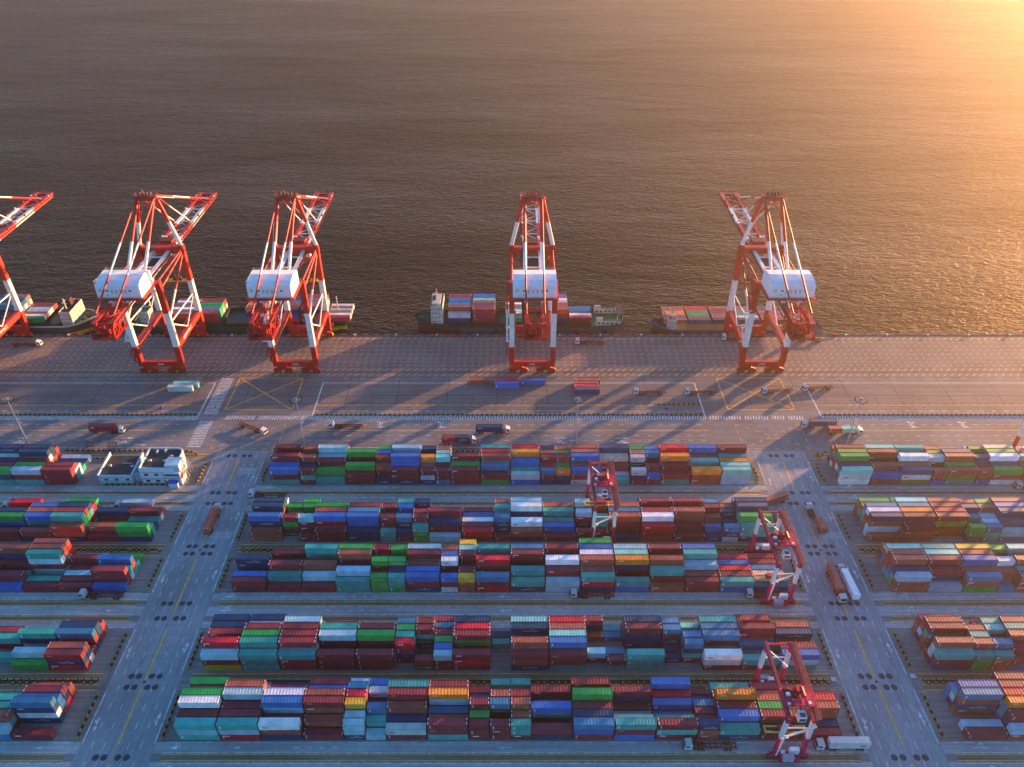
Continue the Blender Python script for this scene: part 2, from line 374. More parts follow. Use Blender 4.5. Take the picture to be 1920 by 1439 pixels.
for s in (-1, 1):
    for yr in RUN:
        for xx in (115.7, 118.3, 122.5, 125.0):
            n = 16; cx, r = s*xx, 1.05
            P.add([(cx + r*math.cos(2*math.pi*i/n), yr + r*math.sin(2*math.pi*i/n), .020) for i in range(n)], [tuple(range(n))])
    P.add([(s*120 + .55*math.cos(2*math.pi*i/12), 206.4 + .55*math.sin(2*math.pi*i/12), .020) for i in range(12)], [tuple(range(12))])
    P.add([(s*120 + .55*math.cos(2*math.pi*i/12), 149.6 + .55*math.sin(2*math.pi*i/12), .020) for i in range(12)], [tuple(range(12))])
for x in range(-390, 400, 31):
    for yy in (296.6, 303.0): P.rect(x + rnd.uniform(-4,4), x + rnd.uniform(4.6,5.2), yy, yy + .7, .018) if rnd.random() < .0 else P.add([(x + .45*math.cos(2*math.pi*i/10), yy + .45*math.sin(2*math.pi*i/10), .02) for i in range(10)], [tuple(range(10))])
struct(P.build('turning_plate', M['plate']))
# ground of the stopper rows and quay kerb
g = MB()
for yc in (206.45, 149.6):
    for x0, x1 in SEG: g.rect(x0 + 1.5, x1 - 1.5, yc - 1.15, yc + 1.15, Z2)
struct(g.build('drain_strip', M['plate']))
g = MB(); x = -450
while x < 450: g.box((x + 1.5, QY - .35, .17), (3.0, .5, .34), (0 if int(round(x/3)) % 2 else 1)); x += 3
struct(g.build('quay_kerb', [M['conc'], M['plate']]))
# block islands: slightly raised kerb pads at the block ends
# ------------------------------------------------------------------ shipping containers
COL = {'M':(0.255,0.034,0.042),'r':(0.370,0.090,0.055),'R':(0.62,0.016,0.034),'O':(0.80,0.25,0.03),'Y':(0.72,0.40,0.03),'G':(0.016,0.33,0.065),
 'K':(0.008,0.11,0.045),'T':(0.030,0.335,0.285),'t':(0.22,0.56,0.48),'C':(0.34,0.54,0.60),'g':(0.54,0.55,0.54),'W':(0.83,0.81,0.79),'B':(0.030,0.145,0.42),
 'b':(0.036,0.185,0.32),'N':(0.008,0.050,0.115),'L':(0.19,0.27,0.04),'P':(0.065,0.080,0.145),'E':(0.74,0.58,0.40)}
CN = {'M':'maroon','r':'rust-brown','R':'bright red','O':'orange','Y':'yellow','G':'green','K':'dark green','T':'teal','t':'pale teal','C':'light blue','g':'light grey',
 'W':'white','B':'blue','b':'steel-blue','N':'navy','L':'olive','P':'slate-blue','E':'cream'}
L40, L20, CW, H40, H20 = 12.19, 6.06, 2.44, 2.76, 2.59
def text_polys(s):
    cu = bpy.data.curves.new('lettering', 'FONT'); cu.body = s; cu.align_x = 'CENTER'; cu.align_y = 'CENTER'
    o = bpy.data.objects.new('lettering', cu); C.objects.link(o)
    dg = bpy.context.evaluated_depsgraph_get(); dg.update(); me = bpy.data.meshes.new_from_object(o.evaluated_get(dg))
    vs = [tuple(v.co) for v in me.vertices]; fs = [tuple(p.vertices) for p in me.polygons]
    bpy.data.objects.remove(o); bpy.data.curves.remove(cu); bpy.data.meshes.remove(me)
    x0 = min(v[0] for v in vs); x1 = max(v[0] for v in vs); y0 = min(v[1] for v in vs); y1 = max(v[1] for v in vs)
    return [((v[0]-(x0+x1)/2)/(x1-x0), (v[1]-(y0+y1)/2)/(y1-y0), 0) for v in vs], fs
TXT = {k: text_polys(k) for k in ('CMA CGM', 'EVERGREEN', 'CAL CHINA', '104', '105', '106', '107', '103', 'ZPMC')}
def put_text(mb, key, cx, y, cz, wd, ht, m, face='-y', lean=0):
    vs, fs = TXT[key]
    if face == '-y': mb.add([(cx + v[0]*wd, y, cz + v[1]*ht) for v in vs], fs, m)
    elif face == 'x': mb.add([(cx, y + v[0]*wd, cz + v[1]*ht) for v in vs], fs, m)
def container_mb(Ln, H, var):
    mb = MB(); a, bb = Ln/2, CW/2; p = .07
    # slots: 0 paint 1 white 2 yellow 3 red 4 dark
    for sx in (-1, 1):
        for sy in (-1, 1):
            mb.box((sx*(a-.09), sy*(bb-.09), H/2), (.18, .18, H), 0)
            for z in (.06, H - .05): mb.box((sx*(a-.085), sy*(bb-.085), z), (.185, .185, .122), 4 if z < 1 else 0)
    for sy in (-1, 1):
        mb.box((0, sy*(bb-.05), .09), (Ln-.36, .1, .16), 0); mb.box((0, sy*(bb-.05), H-.07), (Ln-.36, .1, .12), 0)
        n = 14 if Ln > 8 else 7; x0 = -a + .18; st = (Ln - .36) / n; vs = []
        for k in range(n):                              # corrugated side sheet
            for dx, dy in ((0,.03),(.18,.03),(.3,.085),(.82,.085),(.94,.03)): vs.append((x0 + (k+dx)*st if dx < 1 else 0, dy))
        vs.append((x0 + n*st, .03)); q = []
        for x, dy in vs: q += [(x, sy*(bb-dy), .15), (x, sy*(bb-dy), H-.12)]
        mb.add(q, [((2*i, 2*i+2, 2*i+3, 2*i+1) if sy < 0 else (2*i+1, 2*i+3, 2*i+2, 2*i)) for i in range(len(vs)-1)], 0)
    n = 12 if Ln > 8 else 6; q = []; fs = []
    xs = [-a + .1 + (Ln-.2)*k/(2*n) for k in range(2*n+1)]
    for k, x in enumerate(xs): q += [(x, -bb+.1, H-.03-(.045 if k % 2 else 0)), (x, bb-.1, H-.03-(.045 if k % 2 else 0))]
    mb.add(q, [(2*i, 2*i+2, 2*i+3, 2*i+1) for i in range(2*n)], 0)
    mb.box((0, 0, .17), (Ln-.2, CW-.2, .06), 4)
    for sx in (-1, 1):
        mb.box((sx*(a-.06), 0, H/2), (.05, CW-.36, H-.3), 0); mb.box((sx*(a-.06), 0, H-.08), (.1, CW-.36, .14), 0); mb.box((sx*(a-.06), 0, .1), (.1, CW-.36, .16), 0)
    for sy in (-1, 1): mb.box((0, sy*(bb-.1), H-.035), (Ln-.3, .12, .05), 0)
    y = -bb - .006; yb = bb + .006
    def rect(x0, x1, z0, z1, m):
        mb.add([(x0,y,z0),(x1,y,z0),(x1,y,z1),(x0,y,z1)], [(0,1,2,3)], m); mb.add([(x0,yb,z0),(x1,yb,z0),(x1,yb,z1),(x0,yb,z1)], [(3,2,1,0)], m)
    if var in ('a', 'ab'):
        for sx in (-1, 1):
            x0, x1 = sx*(a-.34), sx*(a-.12); x0, x1 = min(x0,x1), max(x0,x1)
            mb.rect(x0, x1, -bb+.12, -bb+.95, H + .004, 1); mb.rect(x0, x1, bb-.7, bb-.12, H + .004, 1)
        for k in range(4): rect(-a+.75, -a+1.1, H-.65-k*.42, H-.4-k*.42, 1)
        mb.add([(a-1.3,y,.5),(a-.7,y,.5),(a-1.0,y,1.0)], [(0,1,2)], 2)
    if var in ('b', 'ab'): rect(-a+1.0, -a+2.9, H-.85, H-.45, 1)
    if var == 'd': rect(-a+1.1, -a+2.7, .9, 1.35, 3)
    if var == 'e': rect(-a+.7, -a+1.15, .7, 2.0, 1)
    if var == 'y': rect(-a+1.0, -a+2.6, H-.85, H-.5, 2)
    if var == 'c':
        put_text(mb, 'CMA CGM', .2, y, H*.45, min(5.0, Ln*.62), .62, 1); mb.add([(-.4,y,H*.66),(1.2,y,H*.66),(.9,y,H*.74)], [(0,1,2)], 1)
    if var == 'v': put_text(mb, 'EVERGREEN', 0, y, H*.5, min(6.5, Ln*.72), .5, 1)
    if var == 'k': put_text(mb, 'CAL CHINA', 0, y, H*.5, Ln*.6, .5, 1)
    return mb
CMATS = [M['cont'], M['mark'], M['marky'], M['markr'], M['dark']]
AMATS = [M['contA'], M['mark'], M['marky'], M['markr'], M['dark']]
CMB, CME = {}, {}
def cmesh(sz, var):
    k = (sz, var)
    if k not in CMB: CMB[k] = container_mb(L40 if sz == 4 else L20, H40 if sz == 4 else H20, var)
    return CMB[k]
def cdata(sz, var):
    k = (sz, var)
    if k not in CME: CME[k] = cmesh(sz, var).mesh('shipping_container', CMATS)
    return CME[k]
def door_mesh(H):
    mb = MB(); wd = CW/2 - .16
    mb.box((0, 0, 0), (.05, wd, H - .34), 0)
    for yy in (-wd*.28, wd*.28):
        mb.tube((.06, yy, -(H-.4)/2), (.06, yy, (H-.4)/2), .028, 1, 5); mb.box((.07, yy, -.35), (.03, .22, .06), 1)
    for zz in (-.55, 0, .55): mb.box((.035, 0, zz*1.2), (.03, wd*.9, .05), 0)
    return mb.mesh('door', [M['cont'], M['grey']])
DOOR = {4: door_mesh(H40), 2: door_mesh(H20)}
SLOT, PY = 6.35, 2.75
# each bay: size then rows (front / ... / back), colours bottom to top; '.' hidden box, '-' hidden stack, '0' empty
CEN = [
 ('farthest central block', 243.1, "4 TMB/..B/...M/-/...M|2 MTM/..N/...r/-/..Br|4 T/.G/..M/..C/...C|4 MM/..G/-/..MG|2 N/.Mr/...M/...B/...G|4 NMM/..B/...B/-/...C|2 NCM/..r/...O/-/...N|2 bMM/..M/...t/...t/...r|4 MMM/..G/...M|4 GM/..b/...r/...R/...T|4 Bg/.T/..B/...O/...R|2 NMb/..R/...M/...r/...N|2 NNO/..G/...M/...L/...r|4 gMB/..r/...B/...r/...r|4 T/g/.r/..E/...P|2 MNg/-/..Kg/...r/...G|2 MB/..M/-/..Mb/...b|4 TM/..M/...O/-/...R|4 rrO/-/..t/..r/...B|4 CCt/..t/..O/..T/...M"),
 ('second-farthest central block', 210.8, "4 rr/..NB/-/...N/...N|2 0/KMGM/0/0/.gG|2 M/.MMC/-/-/.MG/..G|4 MM/..RB/...r/...G|4 NN/..BB/...b/...M|2 TT/..MM/-/...M|2 MN/..Nb/..M/...B/...T|2 GGT/...M/...M/-/...N|4 C/.MN/...M|4 MR/.M/.W/.B/.M|2 M/.NNb/-/...T/...r|4 Nr/..W/-/..PW/...C|4 M/.B/.T/..T/..r|2 NM/-/.NRC/-/..MC|2 gM/..TT/-/..rr|4 N/.MMr/...b/...r|4 rMR/...W/...M/-/...M|4 M/.M/..rr/..T/...M|2 N/.b/..r/...M/...b|2 gNb/-/.N/..N/..r|4 NTT/...G/-/..rP/...N"),
 ('middle central block', 186.3, "4 MM/.B/-/.NN|4 M/.T/..M/-/..M|4 M/.C/..r/-/..TT|4 TT/..C/-/..Mr/...G|2 GGG/-/..MG/-/...R|2 GTT/..N/...G/-/..GG|4 NMB/..B/..r/...M/...C|2 gMB/-/..MW/...B/...r|2 rrY/..M/-/..MM/...t/...Y|4 RMb/-/..rR/-/...T|4 NT/..T/-/..MM/...b|4 CC/..M/...W/-/...M|4 NRT/..r/...r/...W/...B/...G|4 BT/-/.MNO/...t/...C|4 r/.MT/...r/-/..PM|4 MM/.r/..C/...T/..TB|4 BT/.M/.R/.B/.R|4 N/g/g/b/M/M"),
 ('second-nearest central block', 153.9, "4 YMC/...R/-/..M/..N/..N|4 TTT/...T/...G/...M/..C/..N|4 MMT/...M/...M/...M/...C|4 MMM/-/.NMC/...T/..M|4 MMM/-/.MMG/...M|2 0/MNMR/...T/...G/...b|2 KM/-/-/NKTM/...M|2 MMC/..B/..G/..M/..b/..M|4 MRM/-/..GM/...R/...N|2 0/0/0/T/N/0|4 NrM/...r/-/..PN/...t|4 TMM/...B/...t/...r/...R|2 0/MC/0/0/r/MNM|2 TM/.b/0/0/b/T|4 TTT/-/-/NNNM/...N|2 0/N/N/.NMb/...b|2 0/MTNb/...b/-/..t|4 MgW/-/.TMb/...b/...T|4 MT/-/.b/..MM/-/..M|4 TCB/..M/-/.rN/..r"),
 ('nearest central block', 129.7, "4 TCT/..M/...W/..GG/..M/..G|4 RCT/..M/..M/...C/...r|4 NrW/.M/..CB/...W/..M/.N|4 M/.r/..rM/...r/..B/..M|2 NCC/..C/...Y/...R/...b/..C|2 C/.T/..b/.N/..g/..B|4 Mg/.N/..r/...M/...T|4 TMM/.r/.b/..CO/...M|2 MMM/..G/...M/..N/..M|2 MMM/-/.KKb/...r/-/..T|2 MTT/..r/...r/...M/-/..T|4 NM/-/NTB/-/.KM|4 MBb/..N/..M/...G/-/..M|4 BMT/.g/T/M/.NM|4 MTM/.T/b/.B/.R/..B|2 rrN/.M/.M/.b/N/M|4 NT/.KB/..M/...O/-/.T|4 MN/.GM/..G/..r/.r/.M|4 M/N/rrr/..R/.M"),
]
LEF = [   # bays counted from the road outwards
 ('farthest left block', 243.1, -184.6, "4 MMM/TgM/Cg/-/N/W|4 TMC/..G/..M/TrgN/.rNN|4 TNG/..M/..N/..g/...N|4 MM/.T/..r/..N"),
 ('second-farthest left block', 210.8, -140.2, "4 NGG/TT/N/T/gM/r|4 M/.r/0/0/.N|4 Nrr/...T/...M/...N/-/..G|4 Nr/-/..B/..r/..B|4 MM/-/..G/..N|4 NM/..T/..r"),
 ('middle left block', 186.3, -140.2, "4 B/MMM/gT/TMB/T/G|4 M/M/C/M/.M/C|4 M/T/0/CMCT/...r/...r|4 B/bM/T/MM/..Nr|4 MM/.N/..r"),
 ('second-nearest left block', 153.9, -140.2, "4 MNM/gNr/M/NMb/MNN/rM|4 G/TC/-/.NT/-|4 0/T/0/.T/.M|4 MT/..r"),
 ('nearest left block', 129.7, -140.2, "4 M/0/NgNb/MbB/RNM/rr|4 bC/MTr/..T/..T|4 MM/..N"),
]
RIG = [
 ('farthest right block', 243.1, 139.7, "4 WWt/PTP/bWrG/rRBL/WMLr/NTr|4 rB/..r/-/..rr/...t|4 LWP/..r/...W/-/...T|2 Brr/-/..rg/...L/...r|4 TLr/..G/...r/...P|2 Brr/..r/...P/-/...G|4 WrG/..P/...W/...G/...E|4 rrr/..r/...T/...r|4 MMr/..G"),
 ('second-farthest right block', 210.8, 139.7, "4 r/CCrN/rrMW/BGTb/rTr/rrG|4 rrM/...M/...O/...b/...t|4 0/rrLM/...R/...M/...r|2 NGG/-/..T/...N/...r|2 TTb/..C/..C/...r/...G|4 bC/..P/..rN/...B/...r|4 rrM/..T/...r"),
 ('middle right block', 186.3, 139.7, "4 rrC/GTN/TBrr/TrrM/rBrt/rNr|4 C/.NM/...M/...t/...T|4 Grb/..r/...B/...M/...Y|2 b/.rr/...g/-/...G|4 rrr/..T/...r/-/...t|4 MMr/..b"),
 ('second-nearest right block', 153.9, 139.7, "4 NMT/MgCr/r/rrTM/NCrM/rrM|2 GGT/...r/...T/...M|2 rrT/...b/..M/...t/...T|4 bM/..M/...r/...T/...M|4 MM/..r"),
 ('nearest right block', 129.7, 139.7, "4 M/C/0/rNrb/NCTB|4 rC/..M/...O/...R/...M/...M|4 MM/..r"),
]
sp, cp = math.sin(PITCH), math.cos(PITCH)
def pv(x, y, z):
    zc = y*cp + (CAM_H - z)*sp; uc = y*sp - (CAM_H - z)*cp
    return CX + FPX*x/zc, CY - FPX*uc/zc, zc
FILL = 'MMMMrrrTTNNbBGKCgtR'
BOX = []      # dict(x,y,z,sz,col,block,bay,row,tier,top)
def add_block(name, y0, bays, xof, nb):
    for bi, bay in enumerate(bays.split('|')):
        sz, rows = bay.split(' '); sz = int(sz); rows = rows.split('/'); Hh = H40 if sz == 4 else H20
        x = xof(sz); vmin = 1e9
        while len(rows) < 6: rows.append('-')
        for r, s in enumerate(rows):
            yc = y0 + r*PY + CW/2
            if s == '0': continue
            if s == '-':
                h = 0
                for t in (1, 2, 3):
                    if pv(x, yc + CW/2, t*Hh)[1] >= vmin - .2: h = t
                s = '.' * h
            for t, c in enumerate(s):
                if c == '.': c = rnd.choice(FILL)
                BOX.append(dict(x=x + rnd.uniform(-.06,.06), y=yc + rnd.uniform(-.04,.04), z=t*Hh + .01, sz=sz, c=c, blk=name, bay=bi, row=r, t=t, n=len(s), H=Hh, nb=nb))
            if s: vmin = min(vmin, pv(x, yc + CW/2, len(s)*Hh)[1])
def run_from(x0, sgn):
    cur = [x0]
    def f(sz):
        wd = SLOT*2 if sz == 4 else SLOT
        Ln = L40 if sz == 4 else L20; x = cur[0] + sgn*(Ln/2 + .1); cur[0] += sgn*wd; return x
    return f
for nm, y0, b in CEN: add_block(nm, y0, b, run_from(-101.5, 1), 1)
for nm, y0, x0, b in LEF: add_block(nm, y0, b, run_from(x0, -1), 0)
for nm, y0, x0, b in RIG: add_block(nm, y0, b, run_from(x0, 1), 2)
# containers carried by ships are added by the ship builder before this point
def ship_boxes(ship, x, y0, z0, rows, sz=4, bay=0, gap=2.5):
    Hh = H40 if sz == 4 else H20
    for r, s in enumerate(rows.split('/')):
        if s in ('0', '-'): continue
        for t, c in enumerate(s):
            if c == '.': c = rnd.choice(FILL)
            BOX.append(dict(x=x, y=y0 + r*gap + CW/2, z=z0 + t*Hh, sz=sz, c=c, blk=ship, bay=bay, row=r, t=t, n=len(s), H=Hh, nb=3))
# ship near the third crane
for k, (x, rows) in enumerate(((-28.0,"Ng/.Wr/.rb/..B/..B/..M/..M"),(-14.6,"MMM/..M/..P/..r/..t/..b/..B"))): ship_boxes('green-decked ship', x, 367.4, 4.6, rows, 4, k)
ship_boxes('green-decked ship', 3.5, 367.4, 4.6, "G/r/W/W/G/r/W", 4, 2); ship_boxes('green-decked ship', 25.4, 367.4, 4.6, "NMr/..r/..r/..g/..W/..R/..B", 4, 3, 2.5)
ship_boxes('green-decked ship', 38.8, 369.6, 3.6, "M/W/P/B/b", 4, 4)
# blue ship by the rightmost crane
for k, (x, rows) in enumerate(((91.0,"r/P/O/O/r/r"),(104.2,"P/r/G/G/R/R"),(117.6,"N/r/r/M/M/r"),(131.0,"P/W/G/b/r/r"),(144.4,"M/r/P/R/P/P"),(157.4,"r/M/R/r/P/r"))): ship_boxes('blue ship', x, 367.2, 3.6, rows, 4, k, 2.5)
# dark green ship between the two left cranes
for k, (x, rows) in enumerate(((-180.5,"Mr/.b/.W/.r/.b/.W/.M"),(-166.8,"MM/.r/.b/.G/.G/.M/.M"))): ship_boxes('lime-nosed ship', x, 367.6, 4.4, rows, 4, k)
for k, (x, rows) in enumerate(((-138.6,"RNM/..r/..O/..R/..b/..M/..b"),(-122.0,"RBN/..M/..r/..b/..N/..M/..N"),(-108.6,"BMN/..M/..r/..b/..r/..M/..M"))): ship_boxes('lime-nosed ship', x, 367.6, 4.4, rows, 4, k + 2)
ship_boxes('lime-nosed ship', -94.6, 368.6, 4.4, "M/W/r/t/r/W", 4, 6)
for k, (x, rows) in enumerate(((-290.0,"NNN/..b/..N/..N/..b/..N/..N"),(-276.8,"NNN/..N/..b/..N/..N/..b/..r"),(-263.4,"G/W/M/C/C/M/M"))): ship_boxes('cream-housed ship', x, 367.4, 4.4, rows, 4, k)

# visible area of every box by a small z-buffer
ZW, ZH = 960, 720
zb = np.full((ZH, ZW), 1e9, np.float32); idb = np.full((ZH, ZW), -1, np.int32)
def raster(poly, i):
    P2 = [pv(*q) for q in poly]; u = np.array([a[0]*.5 for a in P2]); v = np.array([a[1]*.5 for a in P2]); iz = np.array([1/a[2] for a in P2])
    x0, x1, y0, y1 = max(0, int(u.min())), min(ZW-1, int(u.max())+1), max(0, int(v.min())), min(ZH-1, int(v.max())+1)
    if x0 > x1 or y0 > y1: return
    xx, yy = np.meshgrid(np.arange(x0, x1+1)+.5, np.arange(y0, y1+1)+.5); ins = np.ones(xx.shape, bool); n = len(u); sg = None
    ar = sum(u[k]*v[(k+1)%n] - u[(k+1)%n]*v[k] for k in range(n)); sg = 1 if ar > 0 else -1
    for k in range(n):
        k2 = (k+1) % n; ins &= sg*((u[k2]-u[k])*(yy-v[k]) - (v[k2]-v[k])*(xx-u[k])) >= 0
    A = np.array([[u[0],v[0],1],[u[1],v[1],1],[u[2],v[2],1]])
    try: co = np.linalg.solve(A, iz[:3])
    except np.linalg.LinAlgError: return
    z = 1/np.maximum(co[0]*xx + co[1]*yy + co[2], 1e-9); S = zb[y0:y1+1, x0:x1+1]; I = idb[y0:y1+1, x0:x1+1]
    ok = ins & (z < S); S[ok] = z[ok]; I[ok] = i
for i, b in enumerate(BOX):
    a = (L40 if b['sz'] == 4 else L20)/2; h = CW/2; x, y, z, H = b['x'], b['y'], b['z'], b['H']
    raster([(x-a,y-h,z+H),(x+a,y-h,z+H),(x+a,y+h,z+H),(x-a,y+h,z+H)], i)
    raster([(x-a,y-h,z),(x+a,y-h,z),(x+a,y-h,z+H),(x-a,y-h,z+H)], i)
    e = x - a if x > 0 else x + a
    raster([(e,y-h,z),(e,y+h,z),(e,y+h,z+H),(e,y-h,z+H)], i)
area = np.bincount(idb[idb >= 0].ravel(), minlength=len(BOX))
NIND = 286
order = sorted(range(len(BOX)), key=lambda i: -area[i]); IND = set(order[:NIND])
VIS = [i for i in range(len(BOX)) if area[i] >= 6]
from collections import Counter
look = Counter((BOX[i]['blk'], BOX[i]['c'], BOX[i]['sz']) for i in VIS)
ORD = ['first','second','third','fourth','fifth','sixth','seventh','eighth','ninth','tenth','eleventh','twelfth','thirteenth','fourteenth','fifteenth','sixteenth','seventeenth','eighteenth','nineteenth','twentieth','twenty-first']
ROWN = ['front','second','third','fourth','fifth','back']
def variant(b, i):
    q = random.Random(i*13 + 5); c = b['c']
    if c in 'Mr': return q.choice(['a','a','a','ab','b','n','y','a'])
    if c == 'R': return q.choice(['b','ab','a'])
    if c == 'N': return q.choice(['c','n','n','b']) if b['sz'] == 4 else q.choice(['c','c','n'])
    if c == 'K': return 'v'
    if c == 'G' and b['sz'] == 2: return q.choice(['v','e','n'])
    if c in 'Tt': return q.choice(['e','e','n']) if b['sz'] == 4 else q.choice(['k','e','n'])
    if c in 'gW': return q.choice(['d','n','n','d'])
    if c in 'Bb': return q.choice(['e','n','e','n'])
    if c == 'O': return 'b'
    return 'n'
def label_of(b):
    c = CN[b['c']]; s = 'forty-foot' if b['sz'] == 4 else 'twenty-foot'
    if b['nb'] == 3:
        if look[(b['blk'], b['c'], b['sz'])] == 1: return f"only {c} container stowed on the {b['blk']} at the quay"
        return f"{c} container {['topmost','one below top','two below top','bottom'][min(3, b['n']-1-b['t'])]}, row {ORD[b['row']]} from quay, {ORD[b['bay']]} visible bay, {b['blk']}"
    if look[(b['blk'], b['c'], b['sz'])] == 1: return f"only {c} {s} container visible in the {b['blk']} of the yard"
    d = b['n'] - 1 - b['t']; pos = ['topmost in', 'second from top,', 'third from top,', 'fourth from top,'][min(d, 3)]
    row = ROWN[b['row']] + ' row'; bay = ORD[b['bay']] + (' bay from left' if b['nb'] == 1 else ' bay from road')
    return f"{c} {s} container {pos} {row}, {bay}, {b['blk']}"
def jit(c, i):
    q = random.Random(i*7 + 1); k = q.uniform(.85, 1.18); return tuple(min(1, x*k*q.uniform(.94, 1.06)) for x in c)
def new_container(b, i, label, group, rz=0.0, doors=True, loc=None):
    o = bpy.data.objects.new('shipping_container', cdata(b['sz'], variant(b, i))); C.objects.link(o)
    o.location = loc or (b['x'], b['y'], b['z']); o.rotation_euler = (0, 0, rz); o.color = (*jit(COL[b['c']], i), 1)
    tag(o, label, 'shipping container', group)
    if doors:
        a = (L40 if b['sz'] == 4 else L20)/2; H = H40 if b['sz'] == 4 else H20
        for s in (-1, 1):
            d = bpy.data.objects.new('door', DOOR[b['sz']]); C.objects.link(d); d.parent = o; d.location = (a + .0, s*(CW/4 - .03), H/2); d.color = o.color
    return o
S = MB(); S.fixn = False; scol = []
for i, b in enumerate(BOX):
    if i in IND:
        grp = 'containers stowed on ships' if b['nb'] == 3 else 'containers stacked in the yard'
        new_container(b, i, label_of(b), grp, doors=(b['x'] < -60 and area[i] > 20))
    else:
        src = cmesh(b['sz'], variant(b, i)); o = len(S.v); n0 = len(S.f)
        S.v += [(x + b['x'], y + b['y'], z + b['z']) for x, y, z in src.v]; S.f += [tuple(k + o for k in f) for f in src.f]; S.m += src.m; S.sm += src.sm
        scol += [(*jit(COL[b['c']], i), 1)] * sum(len(f) for f in src.f)
so_ = S.build('stacked_containers', AMATS); so_['kind'] = 'stuff'; so_['label'] = 'remaining shipping containers filling the stacks behind and below the others'
ca = so_.data.color_attributes.new('Col', 'FLOAT_COLOR', 'CORNER'); ca.data.foreach_set('color', np.array(scol, np.float32).ravel())
CSEQ = 90000
def loose(c, sz, x, y, z, label, rz=0.0, doors=True):
    global CSEQ; CSEQ += 1
    return new_container(dict(c=c, sz=sz), CSEQ, label, 'single containers on trucks and the apron', rz, doors, (x, y, z))
for c, x, y, lb in (('r',-14.9,316.4,"rust-brown container alone on the apron left of the light blue one"),('B',-1.7,313.4,"blue container in front of a red one on the apron behind the third crane"),('R',-1.7,316.0,"bright red container hidden behind the blue one on the apron"),('B',11.3,316.2,"blue container at the right end of the row on the apron"),
  ('P',37.8,308.6,"slate-blue container in front of the apron group of four"),('R',37.6,311.2,"bright red container second from front in the apron group of four"),('r',37.4,313.8,"rust-brown container third from front in the apron group of four"),('r',38.6,316.4,"rust-brown container at the back of the apron group of four"),
  ('g',-162.9,310.7,"pale grey container in front of a teal one on the apron left of zebra crossing"),('t',-161.0,313.6,"pale teal container behind the grey one on the apron left of zebra crossing")):
    loose(c, 4, x, y, .01, lb)
